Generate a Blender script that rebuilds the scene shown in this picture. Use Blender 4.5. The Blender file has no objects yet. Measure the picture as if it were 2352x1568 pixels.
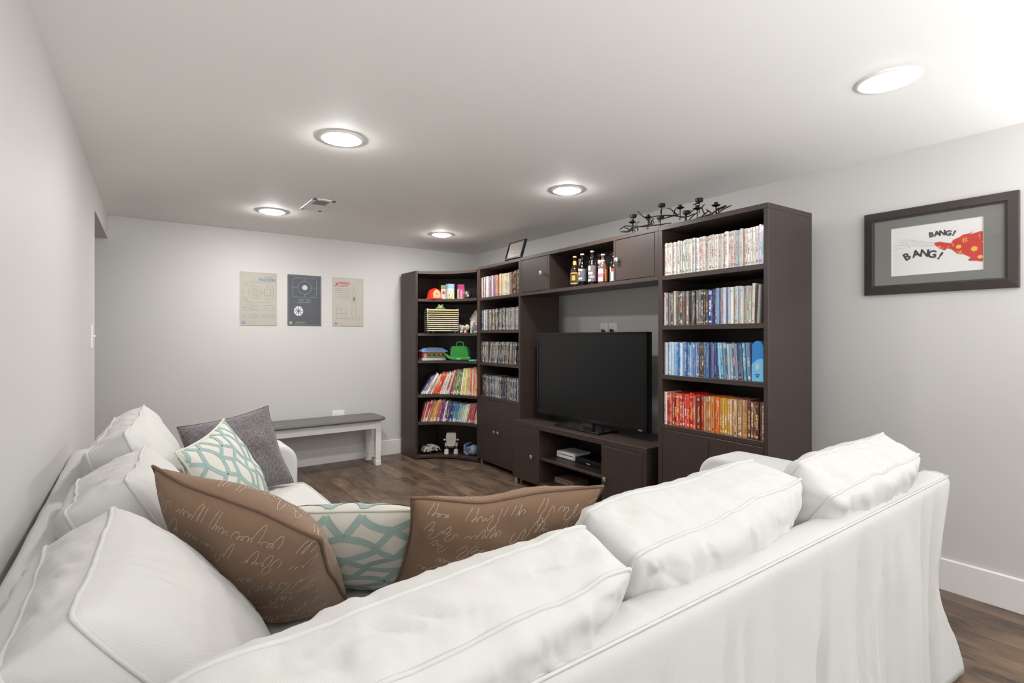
import bpy, math, random
import numpy as np
from mathutils import Vector, Matrix, noise
random.seed(7)
SC = bpy.context.scene
COL = SC.collection
PI = math.pi

def lin(c):
    if isinstance(c, str):
        c = [int(c[i:i+2], 16) / 255 for i in (0, 2, 4)]
    return tuple((x / 12.92 if x <= .04045 else ((x + .055) / 1.055) ** 2.4) for x in c[:3])

# ------------------------------------------------------------------ camera, world, window and fill light, exposure
YAW = math.radians(36.0)
EYE = 1.19
cam = bpy.data.cameras.new('camera')
cam.sensor_width = 36
cam.lens = 1195 / 2352 * 36
cam.shift_y = -11 / 2352
cam.clip_start = .02
cam_ob = bpy.data.objects.new('camera', cam)
COL.objects.link(cam_ob)
cam_ob.location = (0, 0, EYE)
cam_ob.rotation_euler = (PI / 2, 0, -YAW)
SC.camera = cam_ob

world = bpy.data.worlds.new('overcast_daylight')
SC.world = world
world.use_nodes = True
world.node_tree.nodes['Background'].inputs[0].default_value = (.93, .97, 1, 1)
world.node_tree.nodes['Background'].inputs[1].default_value = 2.0

SC.view_settings.view_transform = 'Standard'
SC.view_settings.look = 'None'
SC.view_settings.gamma = 1
SC.view_settings.use_curve_mapping = False
SC.view_settings.exposure = 0.07
SC.cycles.use_denoising = True
SC.cycles.max_bounces = 10
SC.cycles.diffuse_bounces = 6
SC.cycles.sample_clamp_indirect = 6

def area(name, loc, direction, sx, sy, power, color=(1, 1, 1), shape='RECTANGLE', parent=None):
    l = bpy.data.lights.new(name, 'AREA')
    l.shape = shape; l.size = sx; l.size_y = sy; l.energy = power; l.color = color
    o = bpy.data.objects.new(name, l)
    COL.objects.link(o)
    o.location = loc
    o.rotation_euler = Vector(direction).to_track_quat('-Z', 'Y').to_euler()
    if parent: o.parent = parent
    return o

# upward daylight at the basement window, and an added fill uplight behind the camera
LIGHT_RIGHT, LIGHT_REAR, LAMP = 6, 84, 236.0
area('ceiling_uplight', (2.93, -.2, 1.64), (-.12, .1, 1), .3, .75, LIGHT_RIGHT, (.97, .985, 1))
area('ceiling_uplight', (1.45, -1.25, 1.25), (0, .25, 1), 2.7, .7, LIGHT_REAR, (.985, .99, 1))

# ------------------------------------------------------------------ helpers
def newmat(name):
    m = bpy.data.materials.new(name)
    m.use_nodes = True
    return m

class G:
    """small node-graph helper around one material"""
    def __init__(s, name):
        s.m = newmat(name); s.nt = s.m.node_tree
        s.b = s.nt.nodes['Principled BSDF']
    def n(s, typ, ins=None, out=0, **props):
        nd = s.nt.nodes.new(typ)
        for k, v in props.items(): setattr(nd, k, v)
        for k, v in (ins or {}).items(): s.put(nd.inputs[k], v)
        return nd.outputs[out] if out is not None else nd
    def put(s, sock, v):
        if isinstance(v, bpy.types.NodeSocket): s.nt.links.new(v, sock)
        else:
            try: sock.default_value = v
            except Exception: sock.default_value = (*v, 1)
    def set(s, **kw):
        for k, v in kw.items(): s.put(s.b.inputs[k.replace('_', ' ')], v)
        return s
    def math(s, op, a, b=0., c=None, clamp=False):
        i = {0: a, 1: b}
        if c is not None: i[2] = c
        return s.n('ShaderNodeMath', i, operation=op, use_clamp=clamp)
    def mix(s, f, a, b, blend='MIX'):
        nd = s.n('ShaderNodeMix', out=None, data_type='RGBA', blend_type=blend)
        s.put(nd.inputs[0], f); s.put(nd.inputs[6], a); s.put(nd.inputs[7], b)
        return nd.outputs[2]
    def noise(s, vec, scale, detail=2., rough=.5, out=0):
        return s.n('ShaderNodeTexNoise', {'Vector': vec, 'Scale': scale, 'Detail': detail, 'Roughness': rough}, out=out)
    def coord(s, which):
        return s.n('ShaderNodeTexCoord', out=which)
    def mapping(s, vec, scale=(1, 1, 1), rot=(0, 0, 0), loc=(0, 0, 0)):
        return s.n('ShaderNodeMapping', {'Vector': vec, 'Scale': scale, 'Rotation': rot, 'Location': loc})
    def ramp(s, f, stops, interp='LINEAR'):
        nd = s.n('ShaderNodeValToRGB', {'Fac': f}, out=None)
        cr = nd.color_ramp; cr.interpolation = interp
        while len(cr.elements) < len(stops): cr.elements.new(.5)
        for e, (p, c) in zip(cr.elements, stops):
            e.position = p; e.color = (*c, 1) if len(c) == 3 else c
        return nd.outputs[0]
    def bump(s, h, strength, dist=.01):
        s.put(s.b.inputs['Normal'], s.n('ShaderNodeBump', {'Height': h, 'Strength': strength, 'Distance': dist}))
        return s

def simple(name, col, rough=.5, metal=0., spec=.5, bumpscale=0, bump=.1, var=0.):
    g = G(name)
    c = lin(col)
    if var:
        nz = g.noise(g.coord('Object'), 30, 3)
        g.set(Base_Color=g.mix(nz, tuple(x * (1 - var) for x in c), tuple(min(1, x * (1 + var)) for x in c)))
    else:
        g.set(Base_Color=c)
    g.set(Roughness=rough, Metallic=metal)
    g.b.inputs['Specular IOR Level'].default_value = spec
    if bumpscale: g.bump(g.noise(g.coord('Object'), bumpscale, 2), bump, .002)
    return g.m

class MB:
    """collects geometry and links it as ONE mesh object"""
    def __init__(s): s.v = []; s.f = []; s.mi = []; s.cur = 0
    def add(s, vs, fs):
        o = len(s.v); s.v += [tuple(p) for p in vs]
        for f in fs: s.f.append(tuple(i + o for i in f)); s.mi.append(s.cur)
        return s
    def box(s, x0, x1, y0, y1, z0, z1):
        return s.add([(x0, y0, z0), (x1, y0, z0), (x1, y1, z0), (x0, y1, z0), (x0, y0, z1), (x1, y0, z1), (x1, y1, z1), (x0, y1, z1)],
                     [(3, 2, 1, 0), (4, 5, 6, 7), (0, 1, 5, 4), (1, 2, 6, 5), (2, 3, 7, 6), (3, 0, 4, 7)])
    def prism(s, poly, a, b, axis='z'):
        """closed 2D outline extruded from a to b; axis z: (x,y), axis y: (x,z), axis x: (y,z)"""
        n = len(poly)
        def P(p, t): return (p[0], p[1], t) if axis == 'z' else ((p[0], t, p[1]) if axis == 'y' else (t, p[0], p[1]))
        vs = [P(p, a) for p in poly] + [P(p, b) for p in poly]
        fs = [tuple(range(n - 1, -1, -1)), tuple(range(n, 2 * n))] + [(i, (i + 1) % n, n + (i + 1) % n, n + i) for i in range(n)]
        if axis == 'y': fs = [tuple(reversed(f)) for f in fs]
        return s.add(vs, fs)
    def lathe(s, prof, n=20, c=(0, 0, 0), sx=1, sy=1, cap=True):
        vs, fs = [], []
        for r, z in prof:
            for k in range(n):
                a = 2 * PI * k / n
                vs.append((c[0] + r * math.cos(a) * sx, c[1] + r * math.sin(a) * sy, c[2] + z))
        for j in range(len(prof) - 1):
            for k in range(n):
                fs.append((j * n + k, j * n + (k + 1) % n, (j + 1) * n + (k + 1) % n, (j + 1) * n + k))
        if cap:
            fs.append(tuple(range(n - 1, -1, -1))); fs.append(tuple(range((len(prof) - 1) * n, len(prof) * n)))
        return s.add(vs, fs)
    def tube(s, pts, r, n=8, closed=False, taper=None):
        pts = [Vector(p) for p in pts]; N = len(pts); vs = []; fs = []
        up = Vector((.13, .21, .97)).normalized()
        for i, p in enumerate(pts):
            if closed: t = pts[(i + 1) % N] - pts[i - 1]
            else: t = pts[min(i + 1, N - 1)] - pts[max(i - 1, 0)]
            if t.length < 1e-9: t = Vector((0, 0, 1))
            t.normalize()
            a = t.cross(up)
            if a.length < .05: a = t.cross(Vector((1, 0, 0)))
            a.normalize(); b = t.cross(a)
            rr = r * (taper[i] if taper else 1)
            for k in range(n):
                q = 2 * PI * k / n
                vs.append(p + a * (rr * math.cos(q)) + b * (rr * math.sin(q)))
        for i in range(N if closed else N - 1):
            j = (i + 1) % N
            for k in range(n):
                fs.append((i * n + k, j * n + k, j * n + (k + 1) % n, i * n + (k + 1) % n))
        if not closed: fs += [tuple(range(n)), tuple(range((N - 1) * n, N * n))[::-1]]
        return s.add(vs, fs)
    def ball(s, c, r, nu=16, nv=10, sx=1, sy=1, sz=1):
        prof = [(max(1e-4, math.sin(PI * j / nv)) * r, -math.cos(PI * j / nv) * r * sz) for j in range(nv + 1)]
        return s.lathe(prof, nu, c, sx, sy)
    def mesh(s, name, mats, smooth=False):
        me = bpy.data.meshes.new(name)
        me.from_pydata(s.v, [], s.f)
        for m in (mats if isinstance(mats, (list, tuple)) else [mats]): me.materials.append(m)
        if any(s.mi): me.polygons.foreach_set('material_index', s.mi)
        if smooth: me.polygons.foreach_set('use_smooth', [True] * len(me.polygons))
        me.validate(); me.update()
        return me
    def build(s, name, mats, parent=None, bevel=0, smooth=False, loc=(0, 0, 0), seg=2, auto=None):
        o = link(name, s.mesh(name, mats, smooth), parent, loc)
        if bevel:
            b = o.modifiers.new('edge', 'BEVEL'); b.width = bevel; b.segments = seg; b.limit_method = 'ANGLE'
            b.angle_limit = math.radians(40)
            if smooth: b.harden_normals = False
        return o

def link(name, me, parent=None, loc=(0, 0, 0)):
    o = bpy.data.objects.new(name, me); COL.objects.link(o)
    o.location = loc
    if parent: o.parent = parent
    return o
def tag(o, label=None, cat=None, group=None, kind=None):
    if label: o['label'] = label
    if cat: o['category'] = cat
    if group: o['group'] = group
    if kind: o['kind'] = kind
    return o
def thing(name, label, cat, loc=(0, 0, 0), rz=0., group=None, mtx=None):
    o = bpy.data.objects.new(name, None); COL.objects.link(o)
    o.empty_display_size = .05
    if mtx is not None: o.matrix_world = mtx
    else: o.location = loc; o.rotation_euler = (0, 0, rz)
    return tag(o, label, cat, group)
def struct(o): o['kind'] = 'structure'; return o
def text_mesh(s, size, extrude=.0004, shear=0., align='CENTER', spacing=1., bold=0.):
    cu = bpy.data.curves.new('lettering', 'FONT')
    cu.body = s; cu.size = size; cu.extrude = extrude; cu.shear = shear
    cu.align_x = align; cu.align_y = 'CENTER'; cu.space_character = spacing; cu.resolution_u = 3; cu.offset = bold
    t = bpy.data.objects.new('lettering', cu); COL.objects.link(t)
    dg = bpy.context.evaluated_depsgraph_get()
    me = bpy.data.meshes.new_from_object(t.evaluated_get(dg))
    bpy.data.objects.remove(t); bpy.data.curves.remove(cu)
    return me
def lettering(name, s, size, m, parent, loc, rot=(0, 0, 0), **kw):
    me = text_mesh(s, size, **kw); me.materials.clear(); me.materials.append(m)
    o = link(name, me, parent, loc); o.rotation_euler = rot
    return o
def back_wall_mtx(x, y, z):      # local x right, y up, z out of the back wall
    return Matrix(((1, 0, 0, x), (0, 0, -1, y), (0, 1, 0, z), (0, 0, 0, 1)))
def right_wall_mtx(x, y, z):     # local x right as one faces the right wall, y up, z into the room
    return Matrix(((0, 0, -1, x), (-1, 0, 0, y), (0, 1, 0, z), (0, 0, 0, 1)))

# ------------------------------------------------------------------ shared materials
def wall_paint(name, col, rough=.55):
    g = G(name)
    p = g.coord('Object')
    c = lin(col)
    g.set(Base_Color=g.mix(g.noise(p, 1.3, 3), tuple(x * .985 for x in c), tuple(min(1, x * 1.015) for x in c)), Roughness=rough)
    g.bump(g.noise(p, 220, 3), .06, .002)
    return g.m
M_WALL = wall_paint('grey_wall_paint', 'cccac8')
M_CEIL = wall_paint('white_ceiling_paint', 'f6f5f2', .7)
M_TRIM = simple('white_trim_paint', 'e6e4e1', .35, bumpscale=60, bump=.03)
M_WHITE_PLASTIC = simple('white_plastic', 'f0efec', .35)
M_DARK_SLOT = simple('dark_gap', '15130f', .8)

def espresso():
    g = G('espresso_wood')
    p = g.coord('Object')
    grain = g.noise(g.mapping(p, (60, 60, 3)), 2.2, 4, .6)
    c = g.mix(grain, lin('2c211c'), lin('43352f'))
    scuff = g.noise(g.mapping(p, (14, 14, 1.1), loc=(3, 1, 5)), 2.4, 5, .7)
    m = g.ramp(scuff, [(.66, (0, 0, 0)), (.76, (.22, .22, .22))])
    c = g.mix(m, c, lin('8d7f79'))
    g.set(Base_Color=c, Roughness=g.math('MULTIPLY_ADD', grain, .15, .36))
    g.b.inputs['Specular IOR Level'].default_value = .55
    g.bump(grain, .06, .001)
    return g.m
M_WOOD = espresso()
M_CHROME = simple('brushed_steel', 'e4e2df', .28, 1.)
M_BLACK = simple('black_plastic', '0c0c0d', .32)

def fabric(name, col, twill=True, b=.12):
    g = G(name)
    p = g.coord('Object')
    c = lin(col)
    nz = g.noise(p, 5, 4)
    g.set(Base_Color=g.mix(nz, tuple(x * .97 for x in c), c), Roughness=.92)
    g.b.inputs['Specular IOR Level'].default_value = .15
    g.b.inputs['Sheen Weight'].default_value = .12
    w = g.n('ShaderNodeTexWave', {'Vector': g.mapping(p, rot=(.5, .7, .6)), 'Scale': 130, 'Distortion': .6, 'Detail': 1}, out=1)
    h = g.math('ADD', g.math('MULTIPLY', w, .25), g.math('MULTIPLY', g.noise(p, 38, 3), 1.))
    g.bump(h, b, .004)
    return g.m
M_SOFA = fabric('white_cotton_slipcover', 'c9c8c5')

# ------------------------------------------------------------------ room shell
ROOM_H = 2.11
XR, YB, YREAR = 3.09, 4.985, -1.8
def leftx(y): return -.285 + .025 * y
HALL_X = -1.5
JAMB = 3.91

# floor: sub-floor slab plus planks laid along Y, every plank in view a piece of its own
g = G('vinyl_plank_floor')
oi = g.n('ShaderNodeObjectInfo', out=5)
p = g.n('ShaderNodeNewGeometry', out=0)
off = g.n('ShaderNodeCombineXYZ', {0: g.math('MULTIPLY', oi, 37.), 1: g.math('MULTIPLY', oi, 91.), 2: g.math('MULTIPLY', oi, 13.)})
pv = g.n('ShaderNodeVectorMath', {0: p, 1: off}, operation='ADD')
grain = g.noise(g.mapping(pv, (26, 2.2, 1)), 3, 5, .65)
patch = g.noise(g.mapping(pv, (3.2, 1.5, 1)), 2.1, 4, .6)
base = g.ramp(oi, [(0, lin('4f4038')), (.3, lin('6a5545')), (.6, lin('806852')), (.8, lin('5d4b40')), (1, lin('735d4b'))])
c1 = g.mix(g.ramp(patch, [(.40, (0, 0, 0)), (.60, (1, 1, 1))]), lin('3b3029'), base)
c2 = g.mix(g.ramp(grain, [(.40, (0, 0, 0)), (.75, (.6, .6, .6))]), c1, lin('8c7561'))
g.set(Base_Color=c2, Roughness=g.math('MULTIPLY_ADD', grain, .2, .28))
g.bump(grain, .08, .001)
M_FLOOR = g.m
fl = struct(MB().box(-1.6, 3.2, -2, 5.1, -.1, -.004).build('floor', simple('floor_underlay', '33291f', .8)))
pw = .118
rnd = random.Random(3)
x = 3.085
cache = {}
while x > -1.2:
    y = 4.98 - rnd.uniform(0, .9)
    lens = []
    top = 4.98
    while top > -.2:
        bot = max(y, -.3)
        hid = x < -.3 and top < 3.7
        ln = top - bot
        if ln > .03 and not hid:
            key = round(ln, 2)
            if key not in cache:
                cache[key] = MB().box(-pw / 2 + .0007, pw / 2 - .0007, -key / 2 + .0007, key / 2 - .0007, -.004, 0).mesh('plank', M_FLOOR)
            link('plank', cache[key], fl, (x - pw / 2, (top + bot) / 2, 0))
        top = y; y -= .92
    x -= pw
MB().box(-1.5, 3.08, -1.8, -.31, -.004, 0).build('rear_planks', M_FLOOR, fl)

struct(MB().box(-1.65, 3.25, -2, 5.15, ROOM_H, ROOM_H + .1).build('ceiling', M_CEIL))
struct(MB().box(-1.6, 3.2, YB, YB + .12, 0, ROOM_H).build('wall_back', M_WALL))
# right wall with the opening of the basement window
w = MB()
wy0, wy1, wz0, wz1 = -.75, .2, 1.35, 1.98
w.box(XR, XR + .14, wy1, YB, 0, ROOM_H).box(XR, XR + .14, -1.94, wy0, 0, ROOM_H)
w.box(XR, XR + .14, wy0, wy1, 0, wz0).box(XR, XR + .14, wy0, wy1, wz1, ROOM_H)
struct(w.build('wall_right', M_WALL))
# left wall, very slightly out of square, ending in a jamb with a header that runs on to the back wall
w = MB()
def lwall(y0, y1, z0, z1):
    w.prism([(leftx(y0), y0), (leftx(y1), y1), (leftx(y1) - .12, y1), (leftx(y0) - .12, y0)], z0, z1)
lwall(-1.94, JAMB, 0, ROOM_H); lwall(JAMB, YB, 1.935, ROOM_H)
struct(w.build('wall_left', M_WALL))
w = MB().box(HALL_X - .1, HALL_X, 2.5, YB, 0, ROOM_H).box(HALL_X, leftx(2.6) - .12, 2.5, 2.6, 0, ROOM_H)
struct(w.build('wall_hallway', M_WALL))  # unseen hallway walls, added to stop light leaking in
# unseen wall behind the camera; its wide glazing is added for fill light
rz0, rz1, rx0, rx1 = .55, 1.95, .05, 2.85
w = MB().box(-.5, rx0, YREAR - .14, YREAR, 0, ROOM_H).box(rx1, XR + .14, YREAR - .14, YREAR, 0, ROOM_H)
w.box(rx0, rx1, YREAR - .14, YREAR, 0, rz0).box(rx0, rx1, YREAR - .14, YREAR, rz1, ROOM_H)
struct(w.build('wall_rear', M_WALL))
gm = G('window_glass')
tr = gm.n('ShaderNodeBsdfTransparent', {0: (.98, .98, .98, 1)})
gl = gm.n('ShaderNodeBsdfGlossy', {'Roughness': .02})
gm.nt.links.new(gm.n('ShaderNodeMixShader', {0: .06, 1: tr, 2: gl}), gm.nt.nodes['Material Output'].inputs[0])
M_GLASS = gm.m
def window(name, ax, c, a0, a1, z0, z1, panes):
    """frame and panes in a wall; ax 'x' = wall of constant x"""
    def B(m, u0, u1, v0, v1, d0, d1):
        return m.box(d0, d1, u0, u1, v0, v1) if ax == 'x' else m.box(u0, u1, d0, d1, v0, v1)
    d0, d1 = c + .04, c + .09
    m = MB(); t = .05
    B(m, a0, a1, z0, z0 + t, d0, d1); B(m, a0, a1, z1 - t, z1, d0, d1)
    B(m, a0, a0 + t, z0 + t, z1 - t, d0, d1); B(m, a1 - t, a1, z0 + t, z1 - t, d0, d1)
    W = struct(m.build(name, M_TRIM, bevel=.003))
    st = (a1 - a0 - 2 * t) / panes
    for k in range(panes):
        u = a0 + t + k * st
        m = MB(); B(m, u + .002, u + st - .002, z0 + t, z1 - t, c + .062, c + .066)
        m.build('pane', M_GLASS, W)
        if k:
            m = MB(); B(m, u - .015, u + .015, z0 + t, z1 - t, d0 + .004, d1 - .004); m.build('mullion', M_TRIM, W)
window('window_1', 'x', XR, wy0, wy1, wz0, wz1, 2)
window('added_rear_window', 'y', YREAR - .13, rx0, rx1, rz0, rz1, 3)

def baseboard(name, pts_outer, h=.148, t=.014):
    m = MB()
    for (ax, ay), (bx, by), (nx, ny) in pts_outer:
        m.add([(ax, ay, 0), (bx, by, 0), (bx, by, h), (ax, ay, h), (ax + nx * t, ay + ny * t, 0), (bx + nx * t, by + ny * t, 0),
               (bx + nx * t, by + ny * t, h - .004), (ax + nx * t, ay + ny * t, h - .004)],
              [(4, 5, 6, 7), (7, 6, 2, 3), (0, 3, 2, 1), (0, 4, 7, 3), (1, 2, 6, 5), (0, 1, 5, 4)])
    return struct(m.build(name, M_TRIM, bevel=.002))
baseboard('baseboard_back', [((HALL_X, YB), (XR, YB), (0, -1))])
baseboard('baseboard_right', [((XR, YB), (XR, YREAR), (-1, 0))])
baseboard('baseboard_left', [((leftx(-1.8), -1.8), (leftx(JAMB), JAMB), (1, -.025))])

# wall plates
def plate(name, label, cat, mtx, wd, ht, kind):
    t = thing(name, label, cat, mtx=mtx)
    MB().box(-wd / 2, wd / 2, -ht / 2, ht / 2, 0, .006).build('cover_plate', M_WHITE_PLASTIC, t, bevel=.002)
    if kind == 'switch':
        MB().box(-.006, .006, -.012, .012, .006, .009).build('toggle_slot', M_WHITE_PLASTIC, t, bevel=.001)
        MB().box(-.004, .004, 0, .008, .006, .022).build('toggle', M_WHITE_PLASTIC, t, bevel=.001)
    else:
        n = 2 if wd > .1 else 1
        for k in range(n):
            cx = (k - (n - 1) / 2) * .046
            for s in (-1, 1):
                r = MB().lathe([(.016, .006), (.016, .008)], 16, (cx, s * .02, 0)).build('socket', M_WHITE_PLASTIC, t)
                MB().box(cx - .007, cx - .005, s * .02 - .004, s * .02 + .004, .0078, .0084).box(cx + .005, cx + .007, s * .02 - .004, s * .02 + .004, .0078, .0084).build('slots', M_DARK_SLOT, r)
    return t
plate('wall_outlet', 'white electrical outlet on the back wall just above the grey bench top', 'outlet', back_wall_mtx(1.575, YB, .43), .115, .115, 'outlet')
yl = 3.70
a = math.atan(.025)
mt = Matrix.Translation((leftx(yl), yl, 1.19)) @ Matrix.Rotation(-a, 4, 'Z') @ Matrix(((0, 0, 1, 0), (1, 0, 0, 0), (0, 1, 0, 0), (0, 0, 0, 1)))
plate('light_switch', 'white toggle light switch at the end of the left wall', 'switch', mt, .075, .13, 'switch')
for k, yy in enumerate((2.975, 2.88)):
    t = plate('wall_outlet', ('left' if k == 0 else 'right') + ' white outlet plate on the wall above the television, plug cord in it', 'outlet',
              right_wall_mtx(XR, yy, 1.24), .085, .12, 'outlet')
    mm = M_BLACK if k else simple('grey_plug', '55504c', .5)
    pl = MB().tube([(.0, -.005, .008), (.002, .0, .03), (.012, .002, .045)], .012, 10, taper=[1, 1, .7]).build('plug', mm, t, smooth=True)
    MB().tube([(.012, .002, .045), (.02, -.02, .055), (.015, -.10, .05), (0, -.35, .03), (.01, -.70, .02)], .004, 8).build('cord', mm, pl, smooth=True)

# ceiling fixtures
def lamp_mat(k):
    g = G('lamp_diffuser'); g.set(Base_Color=(1, 1, 1, 1), Emission_Color=(1, .982, .955, 1), Emission_Strength=LAMP * k); return g.m
places = {(.79, .72): 'white recessed ceiling light above the camera end of the sofa', (2.19, .72): 'nearest and largest recessed ceiling light, above the right wall picture',
          (.78, 2.42): 'recessed ceiling light above the sofa, second nearest on the left side', (2.2, 2.44): 'recessed ceiling light in front of the candle holder shelf unit',
          (.82, 4.12): 'recessed ceiling light beside the air vent, near the back wall', (2.24, 4.16): 'farthest recessed ceiling light, above the corner bookcase'}
for (lx, ly), lab in places.items():
    t = thing('recessed_light', lab, 'ceiling light', (lx, ly, ROOM_H), group='recessed ceiling lights')
    MB().lathe([(.078, -.004), (.080, -.007), (.094, -.006), (.100, -.002), (.100, 0), (.078, 0), (.078, -.004)], 40, cap=False).build('trim_ring', M_WHITE_PLASTIC, t, smooth=True)
    MB().lathe([(.001, -.021), (.03, -.0198), (.055, -.0155), (.070, -.0085), (.0775, -.001)], 40).build('diffuser', lamp_mat(.12 if ly < 1 else 1. if ly < 3 else 1.15 if lx < 1.5 else .85), t, smooth=True)
t = thing('ceiling_vent', 'white louvred air vent in the ceiling', 'vent', (1.035, 3.73, ROOM_H))
m = MB(); a0, a1, b0, b1 = -.075, .075, -.175, .175
for q in ((a0, a1, b0, b0 + .028), (a0, a1, b1 - .028, b1), (a0, a0 + .028, b0, b1), (a1 - .028, a1, b0, b1)): m.box(*q, -.007, 0)
m.build('vent_frame', M_WHITE_PLASTIC, t, bevel=.002)
MB().box(a0 + .02, a1 - .02, b0 + .02, b1 - .02, -.0005, 0).build('duct', simple('duct_dark', '4a4846', .8), t)
for k in range(12):
    y = b0 + .037 + k * .0252
    s = -.010 if k < 6 else .010
    MB().add([(a0 + .028, y - s, 0), (a1 - .028, y - s, 0), (a1 - .028, y + s, -.008), (a0 + .028, y + s, -.008),
              (a0 + .028, y - s, .0015), (a1 - .028, y - s, .0015), (a1 - .028, y + s, -.0065), (a0 + .028, y + s, -.0065)],
             [(0, 1, 2, 3), (7, 6, 5, 4), (0, 4, 5, 1), (2, 6, 7, 3), (0, 3, 7, 4), (1, 5, 6, 2)]).build('slat', M_WHITE_PLASTIC, t)

# ------------------------------------------------------------------ wall unit: two tall bookcases, bridge cabinet, corner case
A_ROT = math.radians(2.6)
P0 = Vector((2.49, 1.312))
UX, UY = Vector((math.sin(A_ROT), math.cos(A_ROT))), Vector((math.cos(A_ROT), -math.sin(A_ROT)))
def unit(s, d=0.):                      # s metres along the unit front, d metres into it
    return P0 + UX * s + UY * d
def panel(name, root, d0, d1, s0, s1, z0, z1, m=None, bevel=.0012):
    return MB().box(d0, d1, s0, s1, z0, z1).build(name, m or M_WOOD, root, bevel=bevel, seg=1)
def knob(door, s, z, d=-.001):
    k = MB().box(d - .016, d, s - .006, s + .006, z - .006, z + .006)
    q = .0135
    k.box(d - .024, d - .016, s - q, s + q, z - q, z + q)
    k.add([(d - .024, s - q, z - q), (d - .024, s + q, z - q), (d - .024, s + q, z + q), (d - .024, s - q, z + q), (d - .029, s, z)],
          [(0, 1, 4), (1, 2, 4), (2, 3, 4), (3, 0, 4)])
    return k.build('knob', M_CHROME, door)
def foot(root, d, s, h=.05):
    return MB().box(d, d + .03, s - .015, s + .015, 0, h).build('foot', M_CHROME, root, bevel=.001)

def tall_case(label, s0, w, shelf_tops, door_top, left_t, right_t, knobs):
    p = unit(s0)
    t = thing('tall_bookcase', label, 'bookcase', (p.x, p.y, 0), -A_ROT, 'tall bookcases of the wall unit')
    H, D = 1.843, .41
    panel('side_panel', t, 0, D, 0, right_t, .05, H - .026)
    panel('side_panel', t, 0, D, w - left_t, w, .05, H - .026)
    panel('top_panel', t, 0, D, 0, w, H - .026, H)
    panel('back_panel', t, D - .012, D - .002, right_t, w - left_t, .06, H - .026)
    panel('bottom_panel', t, .001, D - .012, right_t, w - left_t, .05, .068)
    for z in shelf_tops: panel('shelf', t, .0005, D - .012, right_t, w - left_t, z - .026, z)
    mid = (right_t + w - left_t) / 2
    for a, b in ((right_t + .002, mid - .0012), (mid + .0012, w - left_t - .002)):
        d = panel('door', t, .0, .018, a, b, .071, door_top - .003)
        knob(d, mid - .03 if a < mid - .1 and b < mid else mid + .034, .342)
    for d in (.02, D - .06):
        foot(t, d, .03); foot(t, d, w - .03)
    return t
A_SH = (1.548, 1.257, .967, .676)
B_SH = (1.552, 1.249, .953, .645)
case_a = tall_case('tall dark brown bookcase nearest the camera, filled with movie cases by colour', 0, .680, A_SH, .650, .0305, .0235, True)
case_b = tall_case('tall dark brown bookcase left of the television, next to the corner bookcase', 2.136, .704, B_SH, .619, .034, .0235, True)

# bridge cabinet over the television
p = unit(.6805)
bridge = thing('bridge_cabinet', 'dark brown bridge cabinet spanning above the television between the tall bookcases', 'cabinet', (p.x, p.y, 0), -A_ROT)
BW, BD = 1.455, .27
panel('top_panel', bridge, 0, BD, 0, BW, 1.818, 1.844)
panel('bottom_panel', bridge, 0, BD, 0, BW, 1.526, 1.551)
for s0, s1 in ((0, .026), (.355, .3735), (1.061, 1.082), (BW - .022, BW)): panel('divider', bridge, .0005, BD - .01, s0, s1, 1.551, 1.818)
panel('back_panel', bridge, BD - .01, BD - .002, .026, BW - .022, 1.551, 1.818)
for a, b, ks in ((.028, .353, .327), (1.084, BW - .024, 1.144)):
    d = panel('door', bridge, 0, .017, a, b, 1.554, 1.815)
    knob(d, ks, 1.686)

# corner bookcase with a concave front
corner = thing('corner_bookcase', 'dark brown corner bookcase with a concave curved front, holding toys and books', 'bookcase', (2.2, 4.945, 0))
ox, oy = 2.2, 4.945
AC, AR = (2.066, 4.081), .556
def arcp(a, r=AR): return (AC[0] + r * math.cos(a), AC[1] + r * math.sin(a))
arc = [arcp(math.radians(73.4 - 64.2 * i / 20)) for i in range(21)]
def outline(inset=0): return [(x - ox, y - oy) for x, y in arc] + [(3.03 - ox, 4.168 - oy), (3.03 - ox, -.006), (.02, -.006)]
for nm, z0, z1 in [('top_panel', 1.801, 1.827), ('bottom_panel', .012, .037)] + [('shelf', z - .026, z) for z in (1.558, 1.224, .958, .625, .360)]:
    MB().prism(outline(), z0, z1).build(nm, M_WOOD, corner, bevel=.001, seg=1)
panel('side_panel', corner, 0, .0235, 4.612 - oy, 0, 0, 1.8265)
panel('side_panel', corner, 2.626 - ox, 3.03 - ox, 4.160 - oy, 4.180 - oy, 0, 1.825)
panel('back_panel', corner, .024, .83, -.005, 0, .0, 1.826)
panel('back_panel', corner, .83, .836, 4.18 - oy, 0, .0, 1.826)
MB().add([(.42, -.008, .037), (.828, -.40, .037), (.828, -.40, 1.80), (.42, -.008, 1.80), (.43, -.006, .037), (.828, -.39, .037), (.828, -.39, 1.80), (.43, -.006, 1.80)],
         [(0, 1, 2, 3), (7, 6, 5, 4), (3, 2, 6, 7), (0, 4, 5, 1)]).build('rear_angle_panel', M_WOOD, corner)
MB().box(.028, .034, -.25, -.244, 1.74, 1.752).ball((.031, -.247, 1.745), .007, 8, 6).build('shelf_pin', M_CHROME, corner)

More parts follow.
